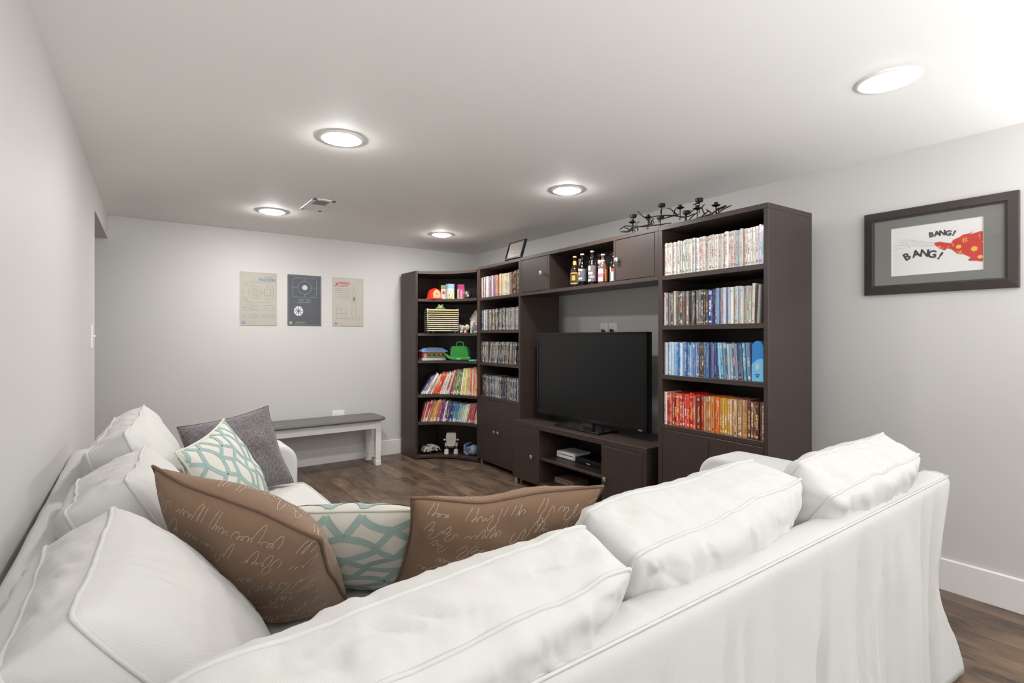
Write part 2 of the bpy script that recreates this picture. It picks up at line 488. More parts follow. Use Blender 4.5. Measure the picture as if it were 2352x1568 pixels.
# television console
CX0, CY0, CY1 = 2.505, 2.065, 3.438
con = thing('television_console', 'low dark brown television console with two doors and an open centre', 'cabinet', (CX0, CY0, 0))
CW, CD = CY1 - CY0, .42
panel('top_panel', con, 0, CD, 0, CW, .475, .513)
panel('side_panel', con, .001, CD, 0, .034, .05, .475); panel('side_panel', con, .001, CD, CW - .012, CW, .05, .475)
for s0, s1 in ((.355, .377), (1.034, 1.056)): panel('divider', con, .001, CD - .012, s0, s1, .072, .475)
panel('bottom_panel', con, .001, CD, .034, CW - .012, .05, .072)
panel('back_panel', con, CD - .01, CD - .002, .034, CW - .012, .072, .475)
panel('shelf', con, .012, CD - .012, .377, 1.034, .246, .263)
for a, b, ks in ((.036, .375, .328), (1.036, CW - .002, 1.104)):
    d = panel('door', con, -.0005, .017, a, b, .058, .472); knob(d, ks, .26)
for d in (.012, CD - .05):
    foot(con, d, .04); foot(con, d, CW - .03)

# television
g = G('television_screen'); g.set(Base_Color=lin('111213'), Roughness=.28); g.b.inputs['Specular IOR Level'].default_value = .35; M_SCREEN = g.m
TX, TY0, TY1, TZ0, TZ1 = 2.67, 2.198, 3.325, .567, 1.222
TT = .513
tv = thing('television', 'large black flat screen television standing on the dark console', 'television', (TX, (TY0 + TY1) / 2, TT))
hw = (TY1 - TY0) / 2
z0, z1 = TZ0 - TT, TZ1 - TT
MB().box(.012, .052, -hw, hw, z0, z1).build('housing', M_BLACK, tv, bevel=.004)
m = MB(); q = .012
m.box(0, .012, -hw, hw, z1 - q, z1).box(0, .012, -hw, hw, z0, z0 + .022).box(0, .012, -hw, -hw + q, z0 + .022, z1 - q).box(0, .012, hw - q, hw, z0 + .022, z1 - q)
m.build('bezel', simple('gloss_black', '0a0a0b', .12), tv, bevel=.0015)
MB().box(.004, .012, -hw + q, hw - q, z0 + .022, z1 - q).build('screen', M_SCREEN, tv)
MB().box(.05, .085, -.3, .3, z0 + .08, z1 - .2).build('rear_housing', M_BLACK, tv, bevel=.01)
MB().box(-.095, .105, -.225, .245, 0, .014).build('stand_base', simple('gloss_black_base', '0a0a0b', .15), tv, bevel=.005)
MB().box(.02, .05, -.05, .05, .012, z0 + .1).build('stand_neck', simple('smoked_neck', '3a3638', .2), tv, bevel=.004)
lettering('badge', 'VIZIO', .013, simple('badge_silver', 'b9b9b9', .4), tv, (-.0006, -hw + .055, z0 + .011), (PI / 2, 0, -PI / 2))

# small electronics in the console
gc = thing('game_console', 'slim white game console lying on the upper console shelf', 'game console', (2.645, 2.953, .263))
MB().box(0, .17, -.10, .10, .003, .05).build('body', simple('console_white', 'e9e9ea', .3), gc, bevel=.004)
MB().box(-.0006, .002, -.08, .07, .028, .033).build('disc_slot', M_BLACK, gc)
MB().box(-.0008, .002, -.092, -.084, .01, .042).build('front_strip', simple('console_grey', '9a9a9c', .4), gc)
for sx in (.015, .14):
    for sy in (-.08, .08): MB().lathe([(.008, 0), (.008, .004)], 10, (sx, sy, 0)).build('rubber_foot', M_BLACK, gc)
dp = thing('disc_player', 'flat black disc player beside the white game console', 'disc player', (2.637, 2.648, .263))
MB().box(0, .23, -.185, .185, .004, .042).build('body', M_BLACK, dp, bevel=.003)
MB().box(-.002, .002, -.1, .12, .022, .034).build('disc_tray', simple('gloss_tray', '111113', .1), dp, bevel=.001)
MB().box(-.0012, .002, .03, .07, .01, .016).build('display', simple('display_grey', 'c0c0c0', .4), dp)
for sx in (.02, .2):
    for sy in (-.14, .14): MB().lathe([(.01, 0), (.01, .005)], 10, (sx, sy, 0)).build('foot', M_BLACK, dp)
rb = thing('cable_box', 'brown grey cable box on the bottom of the console', 'box', (2.62, 2.945, .072))
MB().box(0, .16, -.105, .105, .002, .04).build('body', simple('cable_box_brown', '7b6a5c', .5), rb, bevel=.003)
for yy in (-.06, .03): MB().lathe([(.001, -.001), (.004, -.001), (.004, .002)], 8, (-.001, yy, .018)).build('port', M_DARK_SLOT, rb)
MB().box(-.001, .002, -.1, .1, .030, .033).build('groove', M_DARK_SLOT, rb)

# ------------------------------------------------------------------ printed spines
def spine_mat(name, book=False):
    g = G(name)
    gen = g.coord('Generated')
    sep = g.n('ShaderNodeSeparateXYZ', {0: gen}, out=None)
    X, Y, Z = sep.outputs
    oi = g.n('ShaderNodeObjectInfo', out=None)
    col, rnd_ = oi.outputs['Color'], oi.outputs['Random']
    ink = g.n('ShaderNodeAttribute', out=0, attribute_type='OBJECT', attribute_name='ink')
    ink2 = g.n('ShaderNodeAttribute', out=0, attribute_type='OBJECT', attribute_name='ink_second')
    r1 = g.math('FRACT', g.math('MULTIPLY', rnd_, 17.31)); r2 = g.math('FRACT', g.math('MULTIPLY', rnd_, 71.7)); r3 = g.math('FRACT', g.math('MULTIPLY', rnd_, 157.9)); r4 = g.math('FRACT', g.math('MULTIPLY', rnd_, 311.3))
    def band(v, a, b): return g.math('MULTIPLY', g.math('GREATER_THAN', v, a), g.math('LESS_THAN', v, b))
    front = g.math('LESS_THAN', X, .03)
    seed = g.math('MULTIPLY', rnd_, 500.)
    def vec(sy, sz): return g.n('ShaderNodeCombineXYZ', {0: g.math('MULTIPLY', Y, sy), 1: g.math('MULTIPLY', Z, sz), 2: seed})
    # soft printed artwork
    art = g.noise(vec(.8, 5), 2.2, 3, .6, out=1)
    artm = g.math('MULTIPLY', g.ramp(g.noise(vec(.6, 2.2), 2., 3), [(.5, (0, 0, 0)), (.62, (1, 1, 1))]), .28 if book else .34)
    c = g.mix(g.math('MULTIPLY', artm, front), col, g.mix(.5, art, ink2))
    # title run of glyph-like strokes
    lo = g.math('MULTIPLY_ADD', r1, .25, .16); hi = g.math('MULTIPLY_ADD', r2, .3, .52)
    gly = g.math('GREATER_THAN', g.noise(vec(2.6, 44), 1.0, 2, .7), .5)
    wY = g.math('MULTIPLY', band(Y, .24, .76), band(Z, lo, hi))
    tm = g.math('MULTIPLY', g.math('MULTIPLY', gly, wY), front)
    c = g.mix(g.math('MULTIPLY', tm, .88), c, ink)
    # emblem at the top, maker's block at the foot
    tb = g.math('MULTIPLY', g.math('MULTIPLY', band(Z, .86, g.math('MULTIPLY_ADD', r3, .1, .87)), band(Y, .12, .88)), front)
    c = g.mix(g.math('MULTIPLY', tb, .6), c, g.mix(.55, art, ink2))
    fb = g.math('MULTIPLY', g.math('MULTIPLY', band(Z, .05, g.math('MULTIPLY_ADD', r4, .09, .05)), band(Y, .2, .8)), front)
    c = g.mix(g.math('MULTIPLY', fb, .8), c, lin('e8e4da') if book else ink)
    if book:   # paper label near the foot and pale page block away from the spine
        lb = g.math('MULTIPLY', g.math('MULTIPLY', g.math('LESS_THAN', Z, .19), g.math('GREATER_THAN', r3, .76)), front)
        c = g.mix(lb, c, lin('ddd8cf'))
        pg = g.math('MULTIPLY', band(Y, .12, .88), g.math('GREATER_THAN', X, .03))
        c = g.mix(pg, c, lin('d9d2c2'))
        g.set(Base_Color=c, Roughness=.5)
    else:
        g.set(Base_Color=c, Roughness=.22)
        g.b.inputs['Coat Weight'].default_value = .2
    return g.m
M_DVD = spine_mat('printed_case_spine'); M_BOOK = spine_mat('printed_book_spine', True)

def case_mesh(name, m, rb):
    """unit box, origin at the foot of the spine; x into the shelf, y thickness, z height; long edges rounded"""
    e, f = .025, .13
    poly = [(0, -.5 + f), (e, -.5), (1, -.5), (1, .5), (e, .5), (0, .5 - f)]
    b = MB().prism([(x, y) for x, y in poly], 0, 1)
    return b.mesh(name, m)
ME_DVD = case_mesh('movie_case', M_DVD, 0)
ME_BOOK = case_mesh('book', M_BOOK, 0)

NAMED = {'white': 'f2f1ee', 'cream': 'e3d9bf', 'grey': '8b8987', 'dark grey': '4a4947', 'black': '1f1e1f', 'red': 'c92a25', 'dark red': '7d201f', 'orange': 'dd6f2c', 'yellow': 'd9bf4a',
         'pale blue': 'a9c8e6', 'blue': '3f7fc4', 'navy': '2c3c74', 'teal': '3c8c8e', 'green': '4f8a4c', 'purple': '6e4c86', 'pink': 'd96a8c', 'brown': '71463a', 'tan': 'b18d62', 'light green': 'a8cdb4', 'magenta': 'b3286e', 'olive': '7d8450', 'salmon': 'e2836b', 'silver': 'c4c2be'}
def cname(hexc):
    c = [int(hexc[i:i+2], 16) for i in (0, 2, 4)]
    return min(NAMED, key=lambda k: sum((a - int(NAMED[k][i*2:i*2+2], 16)) ** 2 for i, a in enumerate(c)))
ORD = lambda n: f"{n}{'th' if 10 <= n % 100 <= 20 else {1: 'st', 2: 'nd', 3: 'rd'}.get(n % 10, 'th')}"
def jitter(hexc, rr, a=.06):
    c = [int(hexc[i:i+2], 16) / 255 for i in (0, 2, 4)]
    k = rr.uniform(-a, a)
    return lin([min(1, max(0, x + k + rr.uniform(-a, a) * .4)) for x in c])
def paint(o, hexc, rr, inks):
    o.color = (*jitter(hexc, rr), 1)
    o['ink'] = list(lin(rr.choice(inks))); o['ink_second'] = list(lin(rr.choice(inks)))

def dvd_row(case, row, s_left, s_right, z, n, palette, inks, group, lean=None, special=None, seed=1):
    rr = random.Random(seed)
    ws = [rr.choice((.0135, .0135, .014, .0145, .0125)) for _ in range(n)]
    for k in (special or {}):
        ws[k] = special[k].get('w', ws[k])
    sc = (s_left - s_right - .001) / sum(ws)
    s = s_left
    for i in range(n):
        wd = ws[i] * sc
        f = (i + .5) / n
        opts = next(c for lim, c in palette if f <= lim)
        hexc = rr.choice(opts)
        ht = .190 + rr.uniform(-.004, .003); dp = .135
        sp = (special or {}).get(i, {})
        hexc = sp.get('c', hexc); ht = sp.get('h', ht)
        pos = unit(s - wd / 2, .008 + rr.uniform(-.003, .012))
        o = link('movie_case', ME_DVD, None, (pos.x, pos.y, z + .0004))
        o.scale = (dp, wd * .955, ht)
        a = lean(f) if lean else 0
        o.rotation_euler = (a, 0, -A_ROT)
        paint(o, hexc, rr, sp.get('inks', inks))
        tag(o, f"{cname(hexc)} movie case, {ORD(i + 1)} from left, {row}, {case}", 'movie case', group)
        s -= wd
W1 = ['f3f2ef', 'efeeea', 'ece8e0', 'f5f4f2', 'e9e6df', 'f1efe9']
RI = ['b33a30', 'c4473a', '8f8a84', '4b4744', 'd9604c', '7c8fae', '9c2c28', 'c9c3b8']
DK = ['353435', '4b4a48', '6a6865', '29292b', '7c7975', '49535c', '5a5550', '8a857d', '9a9792', '747069']
DI = ['e9e6df', 'd8d2c6', 'ffffff', 'b98a60', 'b9a894', 'd8c4a4', 'a9bccc', 'cfcac0', 'e2ddd4']
GA = 'movie cases in the tall bookcase nearest the camera'
GB = 'movie cases in the tall bookcase left of the television'
RA = 'bookcase right of the television'
RB = 'bookcase left of the television'
names = ['top shelf', 'second shelf', 'third shelf', 'fourth shelf']
dvd_row(RA, names[0], .647, .026, A_SH[0], 44, [(.93, W1), (1, ['e9eef4', 'dfe6ee', 'f2f1ee'])], RI, GA, seed=11,
        special={10: dict(c='e8e6e2', inks=['b02020', '7a1512']), 18: dict(c='f3f0ec', inks=['e03a2a']), 33: dict(c='c9d6e4', inks=['b33a30', '3e4c66']), 42: dict(c='f4f4f4', h=.197, inks=['4f8fce']), 43: dict(c='dfe9f3', inks=['d0503c', '4f8fce'])})
dvd_row(RA, names[1], .648, .050, A_SH[1], 41, [(.08, ['b9b4ae', 'e6e2de', '8f8a86']), (.5, ['3c3a3a', '55524f', '6f6b67', '46423f', '8a857f', '2e2c2d']), (.56, ['2c3a86', '303c78']), (.74, ['a9bfd6', '8aa6c6', '6b86ac', 'c9d4de', 'b8b2ac']), (1, ['d9d5cc', 'c9c5bb', 'e6e2d9', 'b9c7cf', 'a8a39a'])],
        ['f1efe9', 'e2ded6', 'c9793f', 'c4473a', '2f2d2c', '7f9cc0', 'd8c6a8'], GA, seed=12,
        special={5: dict(c='c9c2b2', h=.196), 21: dict(c='2b3b8c', w=.024, h=.186, inks=['ffffff', 'e03a2a']), 39: dict(c='3a3834'), 38: dict(c='e4e0d8', h=.2)}, lean=lambda f: math.radians(3.5 * max(0, f - .9) * 10))
dvd_row(RA, names[2], .648, .092, A_SH[2], 38, [(.06, ['e8eaec', 'cfd8e2']), (.42, ['7fa6d6', '5c86c0', '9fc0e2', 'b8d0e8', '4a70ac', 'cfdcea', '6f98cc']), (.66, ['3f5a92', '6a6a86', '8b98ac', '2c3450', '5f7aa8', '54504e']), (1, ['5f9fc8', '86bcd8', '49708f', '3c4a72', '9fb8cc', '7f8ea6'])],
        ['f6f8fa', 'e6eef6', '2d3f74', 'd0503c', '8fc4e4', 'c9b48a', '1f2a48'], GA, seed=13, lean=lambda f: math.radians(-3.6) if f > .66 else 0,
        special={2: dict(h=.176), 7: dict(c='3b86c8', h=.174, w=.019), 6: dict(c='4a90d0', h=.176), 12: dict(h=.176)})
dvd_row(RA, names[3], .648, .026, A_SH[3], 41, [(.04, ['e6e0d8']), (.34, ['c8302a', 'd4413a', 'b42824', 'cf5548', 'da6a58', 'a8211f']), (.42, ['b4342c', '7a2420', 'c44a40']), (.5, ['c07a52', 'a8866a', 'c8906a', '8f8078']), (.6, ['d9802c', 'dd6a28', 'd49a38', 'e08a3c']), (.74, ['d0b84a', 'c9bc6a', 'd4c280', 'd99a3c', 'd87f7a']), (.86, ['b8966a', 'b08458', 'c4a06c', 'a5764e']), (1, ['6f463c', '7d4a42', '5c3a36', '8a5a4c', '63423a'])],
        ['f6efe2', 'f0dcb0', 'ffe6a0', '3c1a16', 'ffffff', '7d2a22', 'e9b060'], GA, seed=14, special={12: dict(c='d62a22', w=.026, h=.200, inks=['ffffff', 'f2c24a']), 13: dict(c='cc8478'), 29: dict(c='d9707c')})
dvd_row(RB, names[0], 2.803, 2.162, B_SH[0], 36, [(.06, ['c9b8a8', 'd8ccc0']), (.24, ['3a3938', 'e0dcd6', '6a6866', 'b8b4b0', '232324']), (.42, ['b9a6b8', 'd6cfd6', '8a6f92', 'c9c0c4']), (.55, ['c98a86', 'd8a870', 'b47a70', 'd6cfc4']), (.8, ['c9b088', 'd8c8a4', 'b89a70', 'e0d6c0', 'a88a60', 'd0b050']), (.87, ['8a8a80', 'b8b4a4']), (1, ['2c3a30', '34382a', '5c2c24'])],
        ['f1efe9', '2b2a29', 'c9793f', 'b33a30', 'd8c6a8', '6e4c86'], GB, seed=15, special={0: dict(h=.17), 33: dict(c='2c3a30', w=.024, h=.2, inks=['b89a50']), 34: dict(c='3a4030', w=.022, h=.2, inks=['b89a50']), 35: dict(c='5c2c24', w=.024, h=.2, inks=['c8a860'])})
dvd_row(RB, names[1], 2.800, 2.162, B_SH[1], 40, [(.2, DK + ['8aa0b4', 'c9d4de', '9a948c']), (1, DK + ['8a857f'])], DI, GB, seed=16, special={23: dict(c='222324', h=.197, w=.02)})
dvd_row(RB, names[2], 2.800, 2.175, B_SH[2], 40, [(.2, DK), (.5, DK + ['6a5a60', '8a7a68']), (1, DK)], DI, GB, seed=17, lean=lambda f: (math.radians(9.0) if .2 < f < .52 else math.radians(3) if f >= .52 else 0))
dvd_row(RB, names[3], 2.770, 2.162, B_SH[3], 38, [(.1, DK), (1, DK + ['3f4f74', '5a6a8c', '6e6070', '4a5a50', '8a98b0'])], DI + ['7fa0d0', '8a6fae'], GB, seed=18, special={0: dict(c='3a3a3a'), 1: dict(c='6a6662', w=.02, h=.2), 2: dict(c='332f2d', w=.018, h=.198, inks=['d8a880'])})
# blue rounded collector's box
p = unit(.0585, .006)
bx = thing('collector_box', 'bright blue round-topped collector box at the right end of the third shelf', 'movie box', (p.x, p.y, A_SH[2]), -A_ROT)
prof = [(-.031, 0), (.031, 0), (.031, .165)] + [(.031 * math.cos(a), .168 + .034 * math.sin(a)) for a in [PI * k / 12 for k in range(1, 12)]] + [(-.031, .165)]
MB().prism(prof, 0, .14, 'x').build('box', simple('blue_box', '2f7cc0', .35), bx, bevel=.002)
prof2 = [(-.0305, .001), (.0305, .001), (.0305, .085)] + [(.0305 - .061 * k / 8, .085 + .030 * math.sin(PI * .62 * k / 8)) for k in range(1, 9)]
MB().prism(prof2, -.0008, .001, 'x').build('sleeve', simple('light_blue_sleeve', '6db4dc', .35), bx)
M_SILVER = simple('silver_print', 'b9c0c4', .35)
star = []
for k in range(20):
    r = .019 if k % 2 == 0 else .011
    star.append((r * .62 * math.sin(2 * PI * k / 20), .072 + r * 1.2 * math.cos(2 * PI * k / 20)))
MB().prism(star, -.0016, 0, 'x').build('emblem', M_SILVER, bx)
MB().box(-.0016, 0, -.012, .012, .032, .037).box(-.0016, 0, -.007, .007, .022, .027).build('print_bars', simple('navy_print', '17304f', .5), bx)

# ------------------------------------------------------------------ books along the concave corner shelves
def book_row(z, n, specs, lean, heights, seed, row, group, wid):
    rr = random.Random(seed)
    a0, a1 = math.radians(70.5), math.radians(10.5)
    R = AR + .022
    th = [rr.uniform(*wid) for _ in range(n)]
    eff = [th[i] / math.cos(lean((i + .5) / n)) for i in range(n)]
    k = (a0 - a1) * R / sum(eff)
    s = 0
    for i in range(n):
        f = (i + .5) / n
        w = eff[i] * k
        a = a0 - (s + w / 2) / R
        x, y = arcp(a, R)
        ht = heights(f) * rr.uniform(.93, 1.05)
        dp = min(.19, ht * .78)
        hexc = specs[min(len(specs) - 1, int(f * len(specs)))]
        L = lean(f)
        t = th[i] * k * .95
        o = link('book', ME_BOOK, None)
        # local x points into the shelf (radially outward), y along the row to the left, leaning about x
        lift = abs(math.sin(L)) * t / 2
        o.matrix_world = Matrix.Translation((x, y, z + lift + .0005)) @ Matrix.Rotation(a, 4, 'Z') @ Matrix.Rotation(L, 4, 'X') @ Matrix.Diagonal((dp, t, ht, 1))
        paint(o, hexc, rr, ['f2eee6', 'e0c060', '2a2826', 'f8f4ec', 'c0483a', '3c5a86'])
        tag(o, f"{cname(hexc)} children's book, {ORD(i + 1)} from left, {row} of the corner bookcase", 'book', group)
        s += w
row4 = ['4a4580', '8f8bb0', 'efece6', 'a89c8c', 'd8d2c6', 'e86a2c', 'e04a2c', 'd8362c', 'e6e2da', 'dcd8d0', 'e9e4da', 'c8423a', 'e2d8bc', '8f2a5a', 'a83268', '5cae50', '49984a', '5a6a44', '6a7448', 'e8e2d2', 'd9cc74', 'e0d6a8', 'd4c85c', 'd8cc6a', 'e2b8a0', 'dd6450', 'd8d0c4', 'e8883c', 'ea7a34', 'e8702c']
row5 = ['b03a48', 'd8d0cc', 'c83034', 'cf4a3c', 'c86a5c', 'd9a040', 'e2a24a', 'e2c490', 'e87a3c', 'ea6a38', '8a4a9a', '7a3a86', '8a2a78', 'e6e2de', '5a4668', '3c3a72', '4a4684', '2f3a6a', '2a6a94', '4a86c4', '3c7ab8', '2f8f94', '6aa6a8', '9ab0cc', 'bcd8cc', 'a8ccc0', 'e6e0d4', 'ddd4c4', 'a8603a', 'b86a3c', 'c02a64', 'd23c74', '2c3040', 'b48c50', 'caa878', 'e0d8c8']
book_row(.625, 30, row4, lambda f: math.radians(max(2, 33 * (1 - f * 1.12))), lambda f: .215 + .055 * f, 21, 'fourth shelf', 'books on the fourth corner shelf', (.015, .022))
book_row(.360, 36, row5, lambda f: math.radians(14 + 3 * math.sin(f * 9)), lambda f: .195 + .02 * math.sin(f * 7), 22, 'fifth shelf', 'books on the fifth corner shelf', (.012, .021))

# ------------------------------------------------------------------ soft furnishings
def nz(x, y, z=0.): return noise.noise(Vector((x, y, z)))
def soft_box(name, C, seg, bulge, sag, seed, mat, parent, pipe=.0042, wr=1., boxb=.012):
    """box cushion with piping: C[w][u][v] corner points (w rear/front, u left/right, v bottom/top)"""
    nu, nv, nw = seg
    C = np.array(C, float)
    eW = C[1].mean((0, 1)) - C[0].mean((0, 1)); eW /= np.linalg.norm(eW)
    eU = C[:, 1].mean((0, 1)) - C[:, 0].mean((0, 1)); LU = np.linalg.norm(eU); eU /= LU
    eV = C[:, :, 1].mean((0, 1)) - C[:, :, 0].mean((0, 1)); LV = np.linalg.norm(eV); eV /= LV
    idx = {}; verts = []
    def at(i, j, k):
        key = (i, j, k)
        if key in idx: return idx[key]
        u, v, w = 2 * i / nu - 1, 2 * j / nv - 1, 2 * k / nw - 1
        au, av, aw = abs(u), abs(v), abs(w)
        corner = (au ** 10) * (av ** 10)
        a, b, c = (u * (1 - .025 * corner) + 1) / 2, (v * (1 - .03 * corner) + 1) / 2, (w + 1) / 2
        P = np.zeros(3)
        for q in (0, 1):
            for r in (0, 1):
                for t in (0, 1):
                    P += C[q, r, t] * ((c if q else 1 - c) * (a if r else 1 - a) * (b if t else 1 - b))
        env = max(0, 1 - u * u) ** .5 * max(0, 1 - v * v) ** .45
        P += eW * (math.copysign(bulge, w) * env * aw ** 3)
        P += eV * (math.copysign(boxb, v) * (1 - w * w) * av ** 4 * (1 - u ** 6))
        P += eU * (math.copysign(boxb, u) * (1 - w * w) * au ** 4 * (1 - v ** 6))
        wave = sag * (1 - u * u) + .007 * wr * nz(u * 2.6 * LU / .6, seed * 1.7 + w * .4) + .003 * wr * nz(u * 7, seed * 3.1 + w)
        P -= eV * (wave * b * b)
        P += eW * (.006 * wr * nz(u * 3.1, v * 1.5, seed + 9.))
        # creases
        if au < 1 and av < 1 and aw == 1:
            fade = (1 - au ** 14) * (1 - av ** 14)
            sk = u * LU * 9 + v * 1.3 * nz(u * 1.2, seed * 2.)
            d = .011 * (.5 - abs(nz(sk, v * .55, seed))) * math.exp(-(1 - v) * .95)
            d += .008 * (.5 - abs(nz(v * LV * 11 + u * 1.1, u * .7, seed + 3))) * math.exp(-(1 - au) * 2.6)
            d += .008 * nz(u * LU * 3.5, v * LV * 3.5, seed + 5)
            n1 = nz(sk * .8 + 4.3, v * .9 + u, seed + 21); n2 = nz(v * LV * 7 + u * 2.2, u * 1.6, seed + 27)
            d -= .0075 * math.exp(-(n1 * 6.5) ** 2) * math.exp(-(1 - v) * 1.3) + .005 * math.exp(-(n2 * 7) ** 2) * math.exp(-(1 - au) * 2.2)
            P += eW * (math.copysign(d, w) * fade * wr)
        elif aw < 1 and av == 1:
            P += eV * (v * .0052 * wr * (1 - w * w) * (.5 - 1.4 * abs(nz(u * LU * 11 + w * 1.3, w * .6, seed + 7)) - .9 * math.exp(-(nz(u * LU * 8 + w * 2.2, w * .8, seed + 17) * 7) ** 2)) * (1 - au ** 10))
        elif aw < 1 and au == 1:
            P += eU * (u * .0048 * wr * (1 - w * w) * (.4 + nz(v * LV * 16 + w * .9, w * .5, seed + 8)) * (1 - av ** 10))
        idx[key] = len(verts); verts.append(tuple(P)); return idx[key]
    F = []
    for k, fl_ in ((0, True), (nw, False)):
        for i in range(nu):
            for j in range(nv):
                q = (at(i, j, k), at(i + 1, j, k), at(i + 1, j + 1, k), at(i, j + 1, k)); F.append(q[::-1] if fl_ else q)
    for j, fl_ in ((0, False), (nv, True)):
        for i in range(nu):
            for k in range(nw):
                q = (at(i, j, k), at(i + 1, j, k), at(i + 1, j, k + 1), at(i, j, k + 1)); F.append(q[::-1] if fl_ else q)
    for i, fl_ in ((0, True), (nu, False)):
        for j in range(nv):
            for k in range(nw):
                q = (at(i, j, k), at(i, j + 1, k), at(i, j + 1, k + 1), at(i, j, k + 1)); F.append(q[::-1] if fl_ else q)
    m = MB(); m.v = verts; m.f = F; m.mi = [0] * len(F)
    me = m.mesh(name, mat, True)
    if np.dot(np.cross(eU, eV), eW) < 0: me.flip_normals()
    o = link(name, me, parent)
    for k in (0, nw):
        loop = [(i, 0) for i in range(nu)] + [(nu, j) for j in range(nv)] + [(i, nv) for i in range(nu, 0, -1)] + [(0, j) for j in range(nv, 0, -1)]
        MB().tube([verts[idx[(i, j, k)]] for i, j in loop], pipe, 7, True).build('piping', mat, o, smooth=True)
    return o

sofa = thing('sectional_sofa', 'large white slipcovered corner sofa with loose back cushions', 'sofa', (0, 0, 0))
# rear section of the frame: loose slipcover hanging to the floor, its free end pinched in at mid height
rr = random.Random(5)
creases = [(rr.uniform(-.1, 2.15), rr.uniform(.003, .011), rr.uniform(.008, .026), rr.uniform(-.06, .06), rr.uniform(0, .5)) for _ in range(34)]
creases += [(2.02, .012, .02, .01, .0), (1.78, .010, .012, 0, .1), (1.33, .009, .012, .0, 0), (1.12, .009, .012, 0, 0), (.92, .009, .010, .0, 0), (2.14, .012, .018, .0, 0), (.72, .011, .012, .0, .1), (1.55, .011, .016, .01, .0), (1.92, .010, .02, -.02, .0)]
def xend(z):
    return float(np.mean([np.interp(z + q, [-.1, 0, .08, .155, .245, .30, .38, .5, .6, .68, .72], [2.37, 2.362, 2.345, 2.298, 2.228, 2.190, 2.176, 2.195, 2.245, 2.282, 2.288]) for q in (-.04, -.02, 0, .02, .04)]))
def rear_y(x, z):
    d = 0.
    for cx, amp, wd, sk, z0 in creases:
        f = min(1, max(0, (.69 - z - z0 * .5) / .12))
        t = (x - cx - sk * (.7 - z)) / wd
        if abs(t) < 3.5: d += 1.7 * amp * f * math.exp(-t * t) * (1 if amp > .006 else -1)
    lowf = min(1, max(0, (.70 - z) / .3))
    return .563 + d + .018 * lowf * nz(x * 4, z * 1.2, 2.) + .0055 * lowf * (.5 - abs(nz(x * 13, z * 1.6, 4.))) + .002 * lowf * nz(x * 40, z * 5, 6.) - .014 * (max(0, .45 - z) / .45) ** 1.5
NX = 150
sec_z = [.012 + .66 * k / 26 for k in range(27)] + [.688, .699, .706]
SIN = {.688: .001, .699: .005, .706: .012}
def section(u):
    pts = []
    for z in sec_z:
        x = -.225 + u * (xend(z) + .225)
        pts.append((x, rear_y(x, z) + (0 if z < .68 else SIN[z]), z))
    xt = -.225 + u * (2.288 + .225)
    e = .002 * nz(xt * 5, 1.)
    pts += [(xt, .588, .711 + e), (xt, .615, .713 + e), (xt, .638, .711 + e)]
    for z in reversed(sec_z):
        x = -.225 + u * (xend(z) + .225)
        pts.append((x, .668 - (0 if z < .68 else {.688: .003, .699: .009, .706: .018}[z]), z))
    return pts
m = MB(); S = [section(min(1, i / NX)) for i in range(NX + 1)]
K = len(S[0]); NZ = len(sec_z)
m.v = [p for s_ in S for p in s_]
m.f = [(i * K + k, (i + 1) * K + k, (i + 1) * K + (k + 1) % K, i * K + (k + 1) % K) for i in range(NX) for k in range(K)]
o0 = NX * K
m.f += [tuple(range(K))] + [(o0 + k + 1, o0 + k, o0 + K - 1 - k, o0 + K - 2 - k) for k in range(NZ - 1)] + [(o0 + NZ + 2, o0 + NZ + 1, o0 + NZ, o0 + NZ - 1, o0 + NZ + 3)]
m.mi = [0] * len(m.f)
bf = m.build('rear_frame_cover', M_SOFA, sofa, smooth=True)
MB().tube([(x, .571, .7055) for x in np.linspace(-.22, 2.286, 60)] + [(2.289, .60, .712), (2.289, .64, .711), (2.289, .664, .69)], .0034, 6).build('seam_piping', M_SOFA, bf, smooth=True)
# left section of the frame along the wall
def band(y0, y1, x0, x1, h, name):
    mm = MB(); n = 40; prof = [(x0, .012), (x0, .3), (x0 + .002, h - .035), (x0 + .008, h - .012), (x0 + .022, h - .001), ((x0 + x1) / 2, h + .004), (x1 - .022, h), (x1 - .008, h - .012), (x1, h - .035), (x1, .25), (x1, .012)]
    k = len(prof)
    for i in range(n + 1):
        y = y0 + (y1 - y0) * i / n
        e = max(0, (i - n + 4) / 4)
        for (x, z) in prof:
            mm.v.append((x + .004 * nz(y * 5, x * 9), y, z - (.05 * (1 - math.sqrt(max(0, 1 - e * e))) if z > .5 else 0) + .003 * nz(y * 6, 7.)))
    mm.f = [(i * k + q, i * k + (q + 1) % k, (i + 1) * k + (q + 1) % k, (i + 1) * k + q) for i in range(n) for q in range(k)] + [tuple(range(k))[::-1], tuple(range(n * k, n * k + k))]
    mm.mi = [0] * len(mm.f)
    return mm.build(name, M_SOFA, sofa, smooth=True)
band(.67, 3.02, -.222, -.118, .708, 'left_frame_cover')
def seat_base(x0, x1, y0, y1, name): return MB().box(x0, x1, y0, y1, .012, .30).build(name, M_SOFA, sofa, bevel=.02, smooth=True, seg=3)
seat_base(-.115, .685, .675, 2.755, 'left_seat_base'); seat_base(.69, 2.04, .675, 1.46, 'rear_seat_base')
